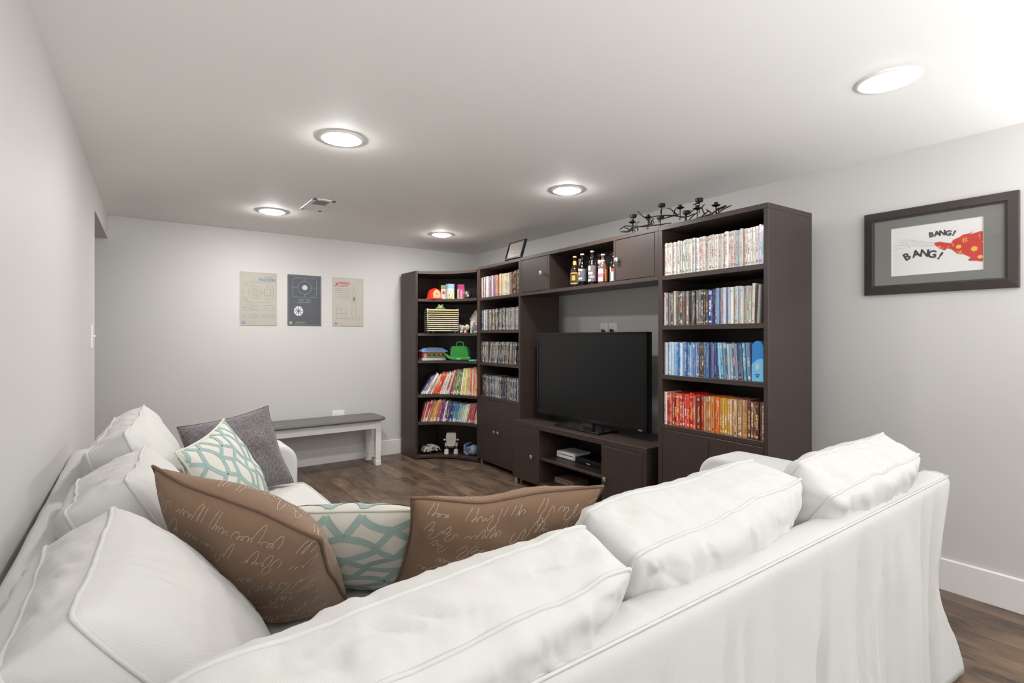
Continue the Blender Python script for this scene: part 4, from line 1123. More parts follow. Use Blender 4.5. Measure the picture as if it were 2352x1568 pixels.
# ------------------------------------------------------------------ branch candle holder on top of the wall unit
ch = thing('candle_holder', 'dark metal branch candle holder lying on top of the bookcases', 'candle holder', (*unit(.80, .14), 1.844), -A_ROT)
M_IRON = simple('dark_bronze', '2b2320', .45, .6)
def bp(s, z, d=0.): return (d, s - .80, max(.0045, z - 1.844 - .005))
def curve(pts, n=5):
    P = [Vector(p) for p in pts]; out = []
    for i in range(len(P) - 1):
        a, b_, c, d = P[max(0, i - 1)], P[i], P[i + 1], P[min(len(P) - 1, i + 2)]
        for k in range(n):
            t = k / n
            out.append(.5 * ((2 * b_) + (c - a) * t + (2 * a - 5 * b_ + 4 * c - d) * t * t + (3 * b_ - a - 3 * c + d) * t ** 3))
    return out + [P[-1]]
BRANCH = [([(1.157, 1.93), (1.113, 1.935), (1.054, 1.934), (1.02, 1.926), (0.955, 1.913), (0.916, 1.909), (0.846, 1.908), (0.801, 1.903), (0.743, 1.895), (0.679, 1.884)], 0, 0.0043), ([(1.157, 1.93), (1.148, 1.92), (1.105, 1.918), (1.054, 1.927), (1.016, 1.93), (0.955, 1.916)], 0.03, 0.0043), ([(1.122, 1.908), (1.054, 1.896), (0.987, 1.899), (0.931, 1.9), (0.869, 1.898), (0.816, 1.903)], -0.03, 0.0043), ([(1.1, 1.936), (1.062, 1.916), (1.029, 1.904), (1.02, 1.888)], 0, 0.0035), ([(1.016, 1.939), (1.019, 1.921), (1.016, 1.899)], 0.03, 0.0035), ([(0.971, 1.928), (0.967, 1.936), (0.949, 1.946)], -0.03, 0.0035), ([(0.963, 2.014), (0.939, 1.985), (0.908, 1.955), (0.881, 1.921), (0.846, 1.902)], 0, 0.0035), ([(0.884, 1.948), (0.883, 1.936), (0.881, 1.921)], 0.03, 0.0035), ([(0.854, 1.945), (0.839, 1.925), (0.846, 1.905)], -0.03, 0.0035), ([(0.858, 1.931), (0.816, 1.95), (0.743, 1.947), (0.693, 1.937), (0.651, 1.923), (0.617, 1.914), (0.564, 1.906), (0.513, 1.907)], 0, 0.0043), ([(0.774, 1.999), (0.783, 1.978), (0.775, 1.954)], 0.03, 0.0035), ([(0.75, 1.897), (0.728, 1.91), (0.672, 1.919), (0.638, 1.924), (0.624, 1.929)], -0.03, 0.0035), ([(0.714, 1.98), (0.679, 1.968), (0.651, 1.94), (0.645, 1.925)], 0, 0.0035), ([(0.721, 1.97), (0.693, 1.96), (0.665, 1.937), (0.651, 1.923)], 0.03, 0.0035), ([(0.633, 1.959), (0.65, 1.946), (0.657, 1.927)], -0.03, 0.0035), ([(0.594, 1.926), (0.595, 1.907), (0.596, 1.884)], 0, 0.0035), ([(0.604, 1.939), (0.577, 1.953), (0.555, 1.953), (0.535, 1.945)], 0.03, 0.0035), ([(0.574, 1.882), (0.548, 1.898), (0.519, 1.908), (0.494, 1.909)], -0.03, 0.0035), ([(0.561, 1.883), (0.532, 1.892), (0.475, 1.894), (0.426, 1.89), (0.39, 1.893), (0.36, 1.898), (0.331, 1.9), (0.303, 1.909)], 0, 0.0043), ([(0.498, 1.971), (0.513, 1.956), (0.506, 1.927), (0.494, 1.908)], 0.03, 0.0035), ([(0.472, 1.963), (0.494, 1.96), (0.51, 1.955)], -0.03, 0.0035), ([(0.387, 1.924), (0.384, 1.905), (0.384, 1.887)], 0, 0.0035), ([(0.39, 1.883), (0.355, 1.891), (0.32, 1.89), (0.289, 1.891)], 0.03, 0.0035), ([(0.355, 1.897), (0.331, 1.902), (0.306, 1.912)], -0.03, 0.0035), ([(0.349, 1.88), (0.32, 1.895), (0.281, 1.909)], 0, 0.0035), ([(0.494, 1.941), (0.469, 1.92), (0.444, 1.894)], 0.03, 0.0035), ([(0.469, 1.888), (0.444, 1.904), (0.435, 1.91)], -0.03, 0.0035), ([(0.475, 1.881), (0.444, 1.888), (0.417, 1.899)], 0, 0.0035), ([(0.405, 1.907), (0.396, 1.892), (0.384, 1.884)], 0.03, 0.0035), ([(0.786, 1.929), (0.794, 1.916), (0.779, 1.896)], -0.03, 0.0035), ([(0.927, 1.899), (0.908, 1.887), (0.884, 1.886)], 0, 0.0035)]
br = MB()
for i, (pts, d0, r) in enumerate(BRANCH):
    q = [bp(s, z, d0 + .03 * math.sin(s * 17 + i)) for s, z in pts]
    c = curve(q)
    br.tube(c, r, 7, taper=[1 - .35 * abs(2 * k / (len(c) - 1) - 1) ** 3 for k in range(len(c))])
br.build('branches', M_IRON, ch, smooth=True)
CUPS = [(1.012, 1.992, 'cup', 0.0), (1.019, 1.955, 's', 0.0), (0.884, 1.962, 's', 0.0), (0.774, 2.014, 'cup', 0.0), (0.784, 1.939, 'cup', 0.0), (0.633, 1.971, 's', 0.0), (0.586, 1.932, 'cup', 0.0), (0.498, 1.986, 'cup', 0.0), (0.511, 1.942, 's', 0.0), (0.387, 1.934, 's', 0.0)]
for i, (s, z, kind, d0) in enumerate(CUPS):
    x, y, zz = bp(s, z, d0)
    zz = z - 1.844 - .005
    if kind == 'cup':
        MB().lathe([(.018, -.010), (.0215, -.008), (.0225, .010), (.0205, .010), (.0195, -.005), (.001, -.005)], 20, (x, y, zz)).build('candle_cup', M_IRON, ch, smooth=False)
    else:
        MB().lathe([(.002, -.012), (.006, -.010), (.024, -.002), (.025, .001), (.012, .001), (.011, .014), (.013, .015), (.009, .016), (.008, .004), (.001, .004)], 20, (x, y, zz)).build('candle_cup', M_IRON, ch)
    MB().tube([(x, y, zz - .008), (x + .004, y + .004, zz * .6), (x, y + .002, max(.005, zz - .075))], .0031, 6).build('stem', M_IRON, ch, smooth=True)

# ------------------------------------------------------------------ bottles in the bridge cabinet
def glassmat(name, col, rough=.06):
    g = G(name); g.set(Base_Color=lin(col), Roughness=rough); g.b.inputs['Coat Weight'].default_value = .5; g.b.inputs['Transmission Weight'].default_value = .35; g.b.inputs['IOR'].default_value = 1.5
    return g.m
GL = {'amber': glassmat('amber_glass', '3a2010'), 'dark': glassmat('dark_glass', '14100e'), 'green': glassmat('green_glass', '1d3a20'), 'clear': glassmat('clear_rosy_glass', '8a6258'), 'smoke': glassmat('smoke_glass', '2a2426')}
def bottle(label, x, y, h, r, gl, cap, body_labels, neck=None, group='bottles in the bridge cabinet'):
    t = thing('bottle', label, 'bottle', (x, y, 1.5512), group=group)
    prof = [(r * .8, 0), (r, .004), (r, h * .50), (r * .96, h * .56), (r * .72, h * .64), (r * .46, h * .72), (r * .40, h * .80), (r * .38, h * .93), (r * .44, h * .935), (r * .44, h * .955), (r * .38, h * .965), (r * .38, h * .985)]
    MB().lathe(prof, 20).build('glass_body', gl, t, smooth=True)
    MB().lathe([(r * .47, h * .955), (r * .50, h * .957), (r * .44, h * .99), (r * .40, h), (r * .001, h)], 21).build('cap', simple('bottle_cap', cap, .35, .3), t)
    ang0 = math.atan2(-y, -x); rr_ = r + .0006
    for col, z0, z1, a0, a1 in body_labels:
        m = MB(); n = 14
        for k in range(n + 1):
            a = ang0 + math.radians(a0 + (a1 - a0) * k / n)
            m.v += [(rr_ * math.cos(a), rr_ * math.sin(a), z0 * h), (rr_ * math.cos(a), rr_ * math.sin(a), z1 * h)]
        m.f = [(2 * k, 2 * k + 2, 2 * k + 3, 2 * k + 1) for k in range(n)]; m.mi = [0] * n
        m.build('label', simple('bottle_label', col, .5), t)
        rr_ += .0004
    if neck:
        col, z0, z1 = neck
        MB().lathe([(r * .47, h * z0), (r * .415, h * z1)], 20, cap=False).build('neck_label', simple('neck_paper', col, .5), t, smooth=True)
    return t
bottle('amber bottle with tan and black label, leftmost in the bridge cabinet', 2.590, 2.790, .222, .031, GL['amber'], 'd9c48c', [('c9a862', .08, .46, -70, 40), ('2b211c', .12, .42, -60, 28), ('b9983f', .2, .36, -40, 8)], ('c9a862', .70, .84))
bottle('bottle with grey neck foil behind the leftmost amber bottle', 2.64, 2.783, .205, .03, GL['dark'], 'a59a96', [('8a7a60', .1, .42, 0, 60)], ('8a8480', .60, .92))
bottle('dark bottle with slate label and pale cap, third from left', 2.594, 2.715, .232, .031, GL['dark'], 'e2dcb8', [('5a5c62', .14, .52, -70, 60), ('e6e4de', .46, .52, -60, 0), ('e6e4de', .2, .25, -60, -5), ('c9a57a', .33, .42, -60, -30)])
bottle('short green bottle with grey cap behind the two tall dark bottles', 2.665, 2.70, .185, .029, GL['green'], '9a9496', [('3a5a3a', .1, .4, -50, 50)])
bottle('tallest smoky bottle with white cap and lilac label', 2.598, 2.618, .240, .031, GL['smoke'], 'f2efe8', [('6a6468', .1, .56, -70, 60), ('cfc9b8', .42, .54, -65, -25), ('d8d4c4', .3, .37, -65, 0), ('a79ac4', .2, .26, -40, 30), ('cfc9b8', .1, .16, -65, -20)])
bottle('brown bottle with white neck band behind the pink labelled bottle', 2.650, 2.598, .215, .03, GL['amber'], '7d7550', [('8a3a30', .1, .44, -80, -30)], ('d5d0c6', .72, .82))
bottle('clear rosy bottle with pink oval label and white cap', 2.602, 2.520, .205, .032, GL['clear'], 'f4f1ea', [('d8c2c0', .08, .50, -75, 0), ('dd6f86', .22, .34, -75, -4), ('e8824c', .08, .48, 22, 75)], ('f0dfe0', .68, .80))
bottle('bottle with olive cap standing behind the pink labelled bottle', 2.665, 2.497, .208, .029, GL['dark'], '8a8a3c', [('4a463c', .1, .4, -50, 50)])
bottle('dark bottle with pale green label beside the right divider', 2.635, 2.447, .212, .031, GL['dark'], '55524f', [('b9c2b8', .06, .52, -70, 60), ('58964a', .26, .40, -25, 40), ('56624f', .08, .36, -70, -40)])
bottle('dark bottle with red and white label half hidden by the right divider', 2.60, 2.412, .18, .026, GL['dark'], 'dcdcdc', [('c9c5bc', .06, .40, -70, 60), ('b5392c', .40, .52, -70, 60)])

# ------------------------------------------------------------------ toys in the corner bookcase
CAMDIR = lambda x, y: math.atan2(-y, -x)          # heading from a shelf spot out into the room
def face(x, y, z, name, label, cat, dh=0., group=None):
    """thing whose local -y axis looks out of the shelf into the room"""
    return thing(name, label, cat, (x, y, z), math.atan2(4.081 - y, 2.066 - x) + PI / 2 + dh, group)
def C_(n, h, r=.45, **k): return simple(n, h, r, **k)
z = 1.5582
h = face(2.405, 4.61, z, 'toy_helmet', 'red toy firefighter helmet with tan badge on the top corner shelf', 'toy', .35)
prof = [(.088, 0), (.090, .003), (.082, .012), (.076, .02), (.074, .045), (.066, .072), (.050, .092), (.028, .104), (.001, .108)]
MB().lathe(prof, 28, sx=1, sy=.95).build('shell', C_('helmet_red', 'e02c17', .2), h, smooth=True)
for k in (-1, 0, 1):
    MB().tube([(k * .045, -.062 + abs(k) * .02, .03), (k * .04, -.045 + abs(k) * .012, .075), (k * .022, -.015, .1), (0, .0, .108)], .004, 6).build('ridge', C_('helmet_ridge', 'e8402a', .2), h, smooth=True)
m = MB(); pts = [(-.036, 0.006), (.036, .006), (.038, .045), (.028, .070), (.0, .092), (-.028, .070), (-.038, .045)]
m.add([(x, -.083 + .35 * zz * .35, zz + .004) for x, zz in pts] + [(x, -.078 + .35 * zz * .35, zz + .004) for x, zz in pts], [tuple(range(7)), tuple(range(13, 6, -1))] + [(k, 7 + k, 7 + (k + 1) % 7, (k + 1) % 7) for k in range(7)])
bd = m.build('badge', C_('badge_tan', 'a9926a'), h)
MB().add([(.022 * math.cos(a), -.0745 - .003, .04 + .022 * math.sin(a)) for a in [2 * PI * k / 16 for k in range(16)]], [tuple(range(16))]).build('badge_disc', C_('badge_grey', '8d857b'), bd)
MB().add([(.009 * math.cos(a), -.0785, .04 + .009 * math.sin(a)) for a in [2 * PI * k / 12 for k in range(12)]], [tuple(range(12))]).build('badge_centre', C_('badge_orange', 'd8502c'), bd)

def carton(x, y, z, w, d, hgt, label, dh, faces, name='game_box'):
    t = face(x, y, z, name, label, 'box', dh)
    MB().box(-w / 2, w / 2, -d / 2, d / 2, 0, hgt).build('carton', faces[0], t, bevel=.001)
    return t
t = carton(2.535, 4.535, z, .062, .062, .152, 'blue, white and lime game box on the top corner shelf', math.radians(42), [C_('carton_white', 'cfcfcb')])
e = .0006
MB().box(-.031 - e, .031 + e, -.031 - e, .031 + e, .108, .152 + e).build('blue_band', C_('carton_blue', '93b3cf'), t)
MB().box(.031 - .002, .031 + e, -.031 - e, .031 + e, .012, .108).build('lime_side', C_('carton_lime', 'a9c84e'), t)
MB().box(-.031 - e, .031 + e, -.031 - e, .031 + e, 0, .012).build('yellow_base', C_('carton_yellow', 'd8d24e'), t)
for k, zz in enumerate((.035, .062, .088)):
    MB().add([(.032, .013 * math.cos(a), zz + .011 * math.sin(a)) for a in [2 * PI * q / 16 for q in range(16)]], [tuple(range(16))]).build('round_print', C_('print_teal', ('8a9a90', '7fa3bb', '58a8b4')[k]), t)
    MB().add([(-.012 + .012 * (k - 1), -.0322, zz), (-.004 + .012 * (k - 1), -.0322, zz), (-.004 + .012 * (k - 1), -.0322, zz + .016), (-.012 + .012 * (k - 1), -.0322, zz + .016)], [(0, 1, 2, 3)]).build('print', C_('print_olive', ('6a7f93', 'a84a32', 'c9ccb8')[k]), t)
MB().tube(curve([(-.034, -.0335, .06), (-.024, -.0345, .022), (-.008, -.0345, .012), (.008, -.0345, .04), (.018, -.034, .085), (.012, -.0335, .125)]), .003, 6).build('cord', C_('cord_lime', 'b3bc3a'), t, smooth=True)
t2 = carton(2.475, 4.560, z, .045, .05, .138, 'small olive topped game box behind the blue and white one', math.radians(10), [C_('carton_grey', 'b3aba4')])
MB().box(-.0228, .0228, -.0256, .0256, .10, .1385).build('olive_band', C_('carton_olive', '6f7444'), t2)
MB().box(-.024, -.0205, -.0262, -.02, .0, .11).build('red_edge', C_('carton_red', 'b3302a'), t2)
MB().box(-.01, .015, -.0258, -.024, .05, .08).build('print', C_('print_maroon', '8a3a44'), t2)
t = carton(2.618, 4.468, z, .058, .062, .145, 'magenta and white game box with vertical lettering on the top corner shelf', math.radians(38), [C_('carton_cream', 'c9c2ba')])
MB().box(-.029 - e, .029 + e, -.031 - e, .031 + e, .105, .145 + e).build('magenta_lid', C_('carton_magenta', '9c2a66'), t)
MB().box(-.026, .026, -.031 - e, -.03, .012, .105).build('magenta_panel', C_('carton_pink', 'a8346c'), t)
MB().box(-.029 - e, .029 + e, -.031 - e, .031 + e, 0, .01).build('orange_base', C_('carton_orange', 'e08a3c'), t)
lettering('lettering', 'ZINGO', .026, M_SHEET, t, (0, -.0322, .052), (PI / 2, -PI / 2, 0), extrude=.0002)
b_ = face(2.650, 4.395, z, 'toy_ball', 'shiny silver toy ball with orange spots on the top corner shelf', 'toy')
MB().ball((0, 0, .0445), .0445, 24, 16).build('shell', simple('silver_ball', '9a9896', .18, .9), b_, smooth=True)
for a, zz in ((-.5, .02), (.15, .052), (.75, .03), (-1.0, .06)):
    sx_, sy_ = math.sin(a), -math.cos(a); k = math.sqrt(max(0, .0445 ** 2 - (zz - .0445) ** 2))
    MB().ball((sx_ * (k - .005), sy_ * (k - .005), zz), .010, 10, 8).build('spot', C_('spot_orange', 'd8662c' if a < .5 else 'e6e2da', .3), b_, smooth=True)

# second shelf: slatted puzzle rack, frog, elephant, house
z = 1.2242
t = face(2.445, 4.545, z, 'puzzle_rack', 'wire rack holding flat cream wooden puzzles on the second corner shelf', 'rack', .38)
M_WIRE = simple('rack_wire', 'd5d0c6', .3, .6); M_PUZ = C_('puzzle_cream', 'd6caae', .5)
for sx_ in (-.150, .150):
    for sy_ in (-.085, .085): MB().tube([(sx_, sy_, .002), (sx_, sy_, .236)], .0032, 8).build('upright', M_WIRE, t, smooth=True)
    MB().tube([(sx_, -.085, .236), (sx_, .085, .236)], .0032, 8).build('top_wire', M_WIRE, t, smooth=True)
for sx_ in (-.093, .128): MB().tube([(sx_, -.06, .001), (sx_, -.06, .02)], .003, 8).build('foot', M_WIRE, t, smooth=True)
for k in range(11):
    zz = .020 + k * .0197
    mm = C_('puzzle_yellow', 'd6c85a') if k == 9 else M_PUZ
    o = MB().box(-.1465 - (.007 if k == 9 else 0), .1465, -.095, .08, zz, zz + .0088).build('puzzle_board', mm, t, bevel=.001)
    if k == 0: MB().box(.078, .128, -.0955, -.08, zz - .0003, zz + .0092).build('green_tab', C_('tab_green', '5cc096'), o)
MB().box(-.147, .147, -.08, .075, .2462 - .018, .2462 - .0155).build('top_board', M_PUZ, t)
fz = z + .2309
f_ = face(2.425, 4.53, fz, 'toy_frog', 'small green toy frog sitting on top of the puzzle rack', 'toy', .35)
MG1 = C_('frog_green', '7f9468', .4); MG2 = C_('frog_dark', '54683f', .4)
m = MB().ball((0, 0, .021), .029, 16, 10, 1.1, .9, .72); m.ball((-.014, -.012, .040), .011, 10, 8); m.ball((.016, -.012, .040), .011, 10, 8)
m.build('body', MG1, f_, smooth=True)
for k in (-1, 1):
    MB().ball((k * .015, -.021, .042), .0045, 8, 6).build('eye', M_BLACK, f_, smooth=True)
    MB().ball((k * .034, .0, .010), .013, 10, 8, 1.2, 1.5, .75).build('leg', MG2, f_, smooth=True)
    MB().ball((k * .02, -.026, .0045), .008, 8, 6, 1, 1.4, .55).build('foot', MG2, f_, smooth=True)
el = face(2.625, 4.425, z, 'toy_elephant', 'small grey toy elephant with pastel ears on the second corner shelf', 'toy', .2)
MEG = C_('elephant_grey', 'b3aca6', .5); MPK = C_('elephant_peach', 'd8b3a0', .5)
MB().ball((0, .02, .036), .032, 16, 10, 1, 1.15, .95).build('body', MEG, el, smooth=True)
hd = MB().ball((0, -.018, .052), .026, 16, 10).build('head', MEG, el, smooth=True)
MB().tube(curve([(0, -.038, .05), (0, -.05, .034), (0, -.052, .018), (.004, -.056, .008)]), .0085, 8, taper=[1.1 - .03 * k for k in range(16)]).build('trunk', MEG, hd, smooth=True)
for k in (-1, 1):
    MB().ball((k * .038, -.006, .058), .025, 16, 10, 1, .28, 1.1).build('ear', C_('ear_edge', 'c8b5cf' if k < 0 else 'cfc79c', .5), el, smooth=True)
    MB().ball((k * .037, -.011, .057), .019, 14, 8, 1, .25, 1.1).build('inner_ear', MEG, el, smooth=True)
    MB().ball((k * .011, -.0405, .060), .0035, 8, 6).build('eye', M_BLACK, hd, smooth=True)
    MB().lathe([(.010, 0), (.012, .004), (.011, .03)], 12, (k * .02, -.016, 0)).build('leg', MPK, el, smooth=True)
    MB().lathe([(.010, 0), (.012, .004), (.011, .03)], 12, (k * .02, .036, 0)).build('leg', MPK, el, smooth=True)
hs = face(2.705, 4.335, z, 'toy_house', 'white toy house front with purple door on the second corner shelf', 'toy', -.1)
M_HW = C_('house_white', 'e2dfd8', .5)
m = MB().prism([(-.055, 0), (.075, 0), (.075, .155), (.02, .222), (-.055, .142)], -.012, .03, 'y').build('house_wall', M_HW, hs, bevel=.002)
MB().prism([(-.059, .138), (-.055, .135), (.02, .213), (.078, .143), (.081, .147), (.02, .227)], -.017, .034, 'y').build('roof_edge', C_('roof_cream', 'cfc3b6'), hs)
dr = MB().box(-.008, .05, -.015, -.011, .022, .105).build('door', C_('door_mauve', '8a6f98'), hs)
MB().box(0, .03, -.017, -.0145, .028, .07).build('door_panel', C_('door_purple', '7c55ae'), dr)
MB().ball((.024, -.015, .088), .010, 12, 8, 1, .35, 1).build('clock', C_('clock_yellow', 'd9c98a'), dr, smooth=True)
MB().box(-.012, .055, -.020, -.011, .010, .022).build('doorstep', C_('step_yellow', 'd8c48c'), hs)
MB().box(-.012, .055, -.0165, -.011, .107, .113).build('lintel', M_HW, hs)
for k in range(5):
    a = PI * (k + .5) / 5
    MB().tube([(.021, -.0135, .114), (.021 + .03 * math.cos(a), -.0135, .114 + .03 * math.sin(a))], .0018, 6).build('fan_bar', C_('fan_grey', 'a9b3c2'), hs)
for k in (-1, 1): MB().box(.021 + k * .036 - .006, .021 + k * .036 + .006, -.0155, -.011, .045, .10).build('shutter', C_('shutter_tan', 'a89a78'), hs)
for k in range(9):
    q = k / 8; xx, zz = (-.048 + .06 * max(0, q - .45) / .55, .05 + .1 * min(1, q / .45) * .9 + .055 * max(0, q - .45) / .55)
    MB().ball((xx + .006 * math.sin(k * 2.1), -.0135, zz), .006, 8, 6, 1, .4, 1.2).build('vine_leaf', C_('vine_green', '7d8f72'), hs, smooth=True)
tr_ = face(2.652, 4.30, z, 'toy_tree', 'tiny green toy tree in front of the white toy house', 'toy')
MB().lathe([(.012, 0), (.013, .004), (.006, .006), (.006, .008), (.0125, .016), (.0115, .035), (.007, .056), (.001, .068)], 16).build('foliage', C_('tree_green', '2f8a4a', .5), tr_, smooth=True)
MB().ball((0, 0, .070), .0045, 8, 6).build('finial', C_('finial_red', 'b5342c'), tr_, smooth=True)

# third shelf: station, green carrying case, teal box
z = .9582
st = face(2.395, 4.640, z, 'toy_station', 'toy railway station with red walls and light blue roof on the third corner shelf', 'toy', .42)
W_, D_ = .118, .055
MB().box(-W_ - .004, W_ + .004, -D_ - .006, D_ + .006, 0, .022).build('base', C_('station_grey', 'cfd3d2'), st, bevel=.002)
MB().box(-W_, W_, -D_, D_, .022, .084).build('wall', C_('station_red', 'cc4a2c'), st)
m = MB(); ro = W_ + .014
m.add([(-ro, -D_ - .018, .082), (ro, -D_ - .018, .082), (ro, D_ + .018, .082), (-ro, D_ + .018, .082), (-ro, -D_ - .018, .092), (ro, -D_ - .018, .092), (ro, D_ + .018, .092), (-ro, D_ + .018, .092), (-ro + .04, -.02, .122), (ro - .04, -.02, .122), (ro - .04, .02, .122), (-ro + .04, .02, .122)],
      [(3, 2, 1, 0), (0, 1, 5, 4), (1, 2, 6, 5), (2, 3, 7, 6), (3, 0, 4, 7), (4, 5, 9, 8), (5, 6, 10, 9), (6, 7, 11, 10), (7, 4, 8, 11), (8, 9, 10, 11)])
rf = m.build('roof', C_('station_blue', '86acd6', .4), st)
MB().box(-.05, .05, -.014, .014, .122, .128).build('roof_ridge', C_('ridge_red', 'a33a34'), rf)
for k in range(4):
    cx = -.05 + k * .046
    pts = [(cx - .018, .026), (cx + .018, .026), (cx + .018, .055)] + [(cx + .018 * math.cos(a), .055 + .018 * math.sin(a)) for a in [PI * q / 8 for q in range(1, 8)]] + [(cx - .018, .055)]
    w_ = MB().prism(pts, -D_ - .003, -D_ + .002, 'y').build('window_shutter', C_('shutter_green', '568a4e'), st)
    MB().tube([(cx + .021 * math.cos(PI * q / 10), -D_ - .003, .055 + .021 * math.sin(PI * q / 10)) for q in range(11)], .0028, 6).build('arch', C_('arch_yellow', 'd6b066'), w_)
    for ax_, az_ in ((-.007, .05), (.007, .05), (-.007, .062), (.007, .062)): MB().box(cx + ax_ - .0045, cx + ax_ + .0045, -D_ - .0042, -D_, az_ - .0045, az_ + .0045).build('pane', M_DARK_SLOT, w_)
dd = MB().box(-.108, -.082, -D_ - .003, -D_ + .002, .026, .066).build('door', C_('door_grey', 'aeb6cc'), st)
MB().box(-.112, -.078, -D_ - .004, -D_ + .001, .066, .072).build('door_lintel', C_('lintel_ochre', 'c98a4a'), st)
gcz = face(2.585, 4.425, z, 'carrying_case', 'green hard carrying case with handle and curved base on the third corner shelf', 'case', .15)
MGR = C_('case_green', '2f8a3c', .4); MNV = C_('case_navy', '2a2c40', .5)
poly = [(-.090, .012), (.090, .012), (.092, .06), (.080, .125)] + [(.06 + .022 * math.cos(a), .118 + .02 * math.sin(a)) for a in [PI / 2 * q / 5 for q in range(1, 6)]] + [(-.06 - .022 * math.sin(a), .118 + .02 * math.cos(a)) for a in [PI / 2 * q / 5 for q in range(0, 5)]] + [(-.080, .125), (-.092, .06)]
MB().prism(poly, -.028, .028, 'y').build('shell', MGR, gcz, bevel=.006, smooth=True, seg=3)
ridge = []
for k in range(9):
    a = k / 8; x0 = -.098 + .196 * a
    ridge += [(x0 - .010, .134 - abs(a - .5) * .05), (x0, .164 - abs(a - .5) * .06)]
MB().prism([(-.104, .04)] + ridge + [(.104, .04)], .012, .026, 'y').build('rear_ridge', MNV, gcz)
MB().tube(curve([(-.035, 0, .13), (-.034, 0, .165), (-.02, 0, .178), (.02, 0, .178), (.034, 0, .165), (.035, 0, .13)]), .007, 10).build('handle', MGR, gcz, smooth=True)
MB().prism([(-.14, .068), (-.132, .042), (-.115, .022), (-.09, .010), (-.05, 0.003), (.07, .003), (.105, .008), (.118, .022), (.112, .034), (.09, .036), (.07, .03), (-.06, .03), (-.10, .036), (-.122, .052)], -.045, .02, 'y').build('curved_base', MGR, gcz, bevel=.005, smooth=True)
MB().box(-.02, .02, -.0475, -.044, .012, .02).build('clasp', C_('clasp_cream', 'd9d2c2'), gcz, bevel=.001)
MB().lathe([(.006, 0), (.006, .004)], 12, (.10, -.046, .02)).build('button', C_('button_tan', 'b3a878'), gcz)
tb = face(2.628, 4.245, z, 'flat_box', 'small flat turquoise box at the front of the third corner shelf', 'box', -.2)
MB().box(-.035, .035, -.03, .03, 0, .012).build('lid', C_('turquoise', '62c8c0', .35), tb, bevel=.001)
MB().box(-.048, -.036, -.02, .0, 0, .008).build('tab', C_('tab_ochre', 'a8964a'), tb)

# bottom shelf: three grey plastic toy vehicles
z = .0372
M_TG = C_('toy_grey', 'b9b5ae', .5); M_TD = C_('toy_dark', '6a655f', .5); M_TB = C_('toy_blue_grey', '8298b4', .45)
v1 = face(2.385, 4.655, z, 'toy_glider', 'low grey toy glider with sloped wings, left on the bottom corner shelf', 'toy', .45)
MB().prism([(-.036, .034), (.036, .034), (.028, .062), (.018, .078), (-.018, .078), (-.028, .062)], -.06, .06, 'y').build('hull', M_TG, v1, bevel=.002)
MB().prism([(-.020, .044), (.020, .044), (.013, .068), (-.013, .068)], -.0615, -.058, 'y').build('canopy', M_TD, v1)
for k in (-1, 1):
    MB().prism([(k * .034, .036), (k * .034, .066), (k * .055, .072), (k * .072, .06), (k * .088, .024), (k * .082, .022), (k * .066, .048), (k * .052, .050)][::k], -.045, .05, 'y').build('wing', M_TG, v1, bevel=.0015)
    MB().lathe([(.010, -.055), (.012, -.05), (.012, .03), (.009, .05)], 12, (k * .047, 0, 0)).build('engine_pod', M_TG, v1, smooth=True).rotation_euler = (PI / 2, 0, 0)
for q in [o for o in v1.children if o.name.startswith('engine_pod')]: q.location = (0, 0, .03)
MB().box(-.04, .012, -.018, -.008, .080, .088).box(-.006, .02, -.03, .02, .077, .086).build('deck_gun', M_TG, v1, bevel=.001)
MB().lathe([(.004, 0), (.003, .035)], 8).build('prop_leg', M_TG, v1); MB().lathe([(.006, 0), (.006, .003)], 8, (0, .03, 0)).tube([(0, .03, 0), (0, .03, .036)], .003, 6).build('prop_leg', M_TG, v1)
v2 = face(2.535, 4.510, z, 'toy_robot', 'grey two-legged toy robot with a box body on the bottom corner shelf', 'toy', .25)
MB().prism([(-.042, .085), (-.030, .075), (.030, .075), (.042, .085), (.050, .175), (.044, .205), (-.044, .205), (-.050, .175)], -.035, .04, 'y').build('body', M_TG, v2, bevel=.003)
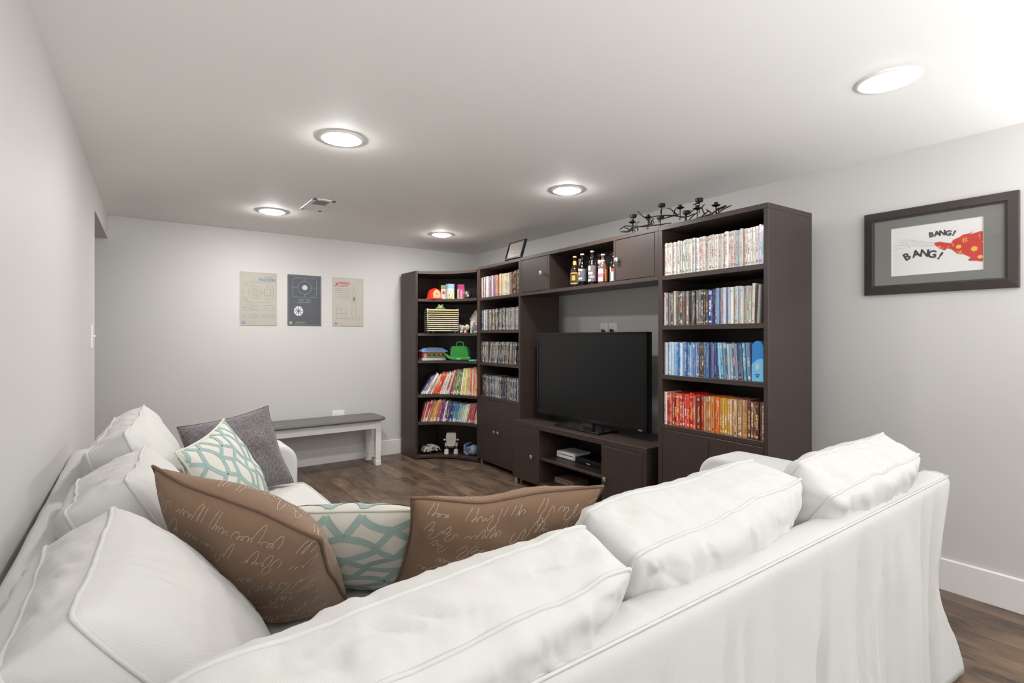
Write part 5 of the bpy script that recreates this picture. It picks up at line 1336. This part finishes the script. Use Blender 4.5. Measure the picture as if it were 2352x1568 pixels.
MB().box(-.036, .036, -.0375, -.034, .150, .170).build('visor', M_TG, v2, bevel=.001); MB().box(-.018, .018, -.039, -.034, .080, .098).build('vent_plate', M_TG, v2, bevel=.001)
MB().box(-.026, .026, -.015, .02, .058, .078).build('hip_block', M_TD, v2, bevel=.002)
for k in (-1, 1):
    MB().ball((k * .062, -.01, .138), .012, 12, 8, 1.3, 1, .9).tube([(k * .04, 0, .132), (k * .06, -.005, .136)], .006, 8).build('arm_pod', M_TG, v2, smooth=True)
    lg = MB().box(k * .052 - .011, k * .052 + .011, -.012, .014, .072, .108).build('thigh', M_TG, v2, bevel=.003)
    MB().tube([(k * .050, .004, .09), (k * .046, .008, .05), (k * .046, -.004, .022)], .0055, 8).build('shin', M_TG, v2, smooth=True)
    MB().prism([(-.030, 0), (.030, 0), (.026, .014), (.010, .042), (-.004, .046), (-.018, .03)], k * .046 - .020, k * .046 + .020, 'x').build('foot', M_TG, v2, bevel=.003)
v3 = face(2.665, 4.350, z, 'toy_pod', 'blue grey toy pod with a round port, right on the bottom corner shelf', 'toy', -.1)
MB().ball((.035, 0, .052), .050, 20, 14, 1, 1, 1.02).build('pod', M_TB, v3, smooth=True)
MB().tube([(.020 + .022 * math.cos(a), -.048 + .004 * abs(math.cos(a)), .05 + .022 * math.sin(a)) for a in [2 * PI * q / 20 for q in range(20)]], .005, 8, True).build('port_ring', M_TD, v3, smooth=True)
MB().lathe([(.020, 0), (.020, .003)], 18).build('port_glass', C_('port_brown', '7d6a64', .2), v3).matrix_local = Matrix.Translation((.020, -.044, .05)) @ Matrix.Rotation(PI / 2, 4, 'X')
MB().tube([(.0, 0, .052), (-.045, 0, .05)], .026, 14, taper=[1.1, .8]).build('pylon', M_TB, v3, smooth=True)
MB().prism([(-.046, .012), (-.020, -.0), (-.012, .004), (-.03, .020), (-.052, .034), (-.052, .085), (-.018, .112), (-.026, .116), (-.062, .094), (-.062, .02)], -.04, .04, 'y').build('wing_panel', M_TB, v3, bevel=.002)
MB().box(-.042, -.028, -.028, -.02, .04, .058).build('hatch', M_TD, v3, bevel=.001)
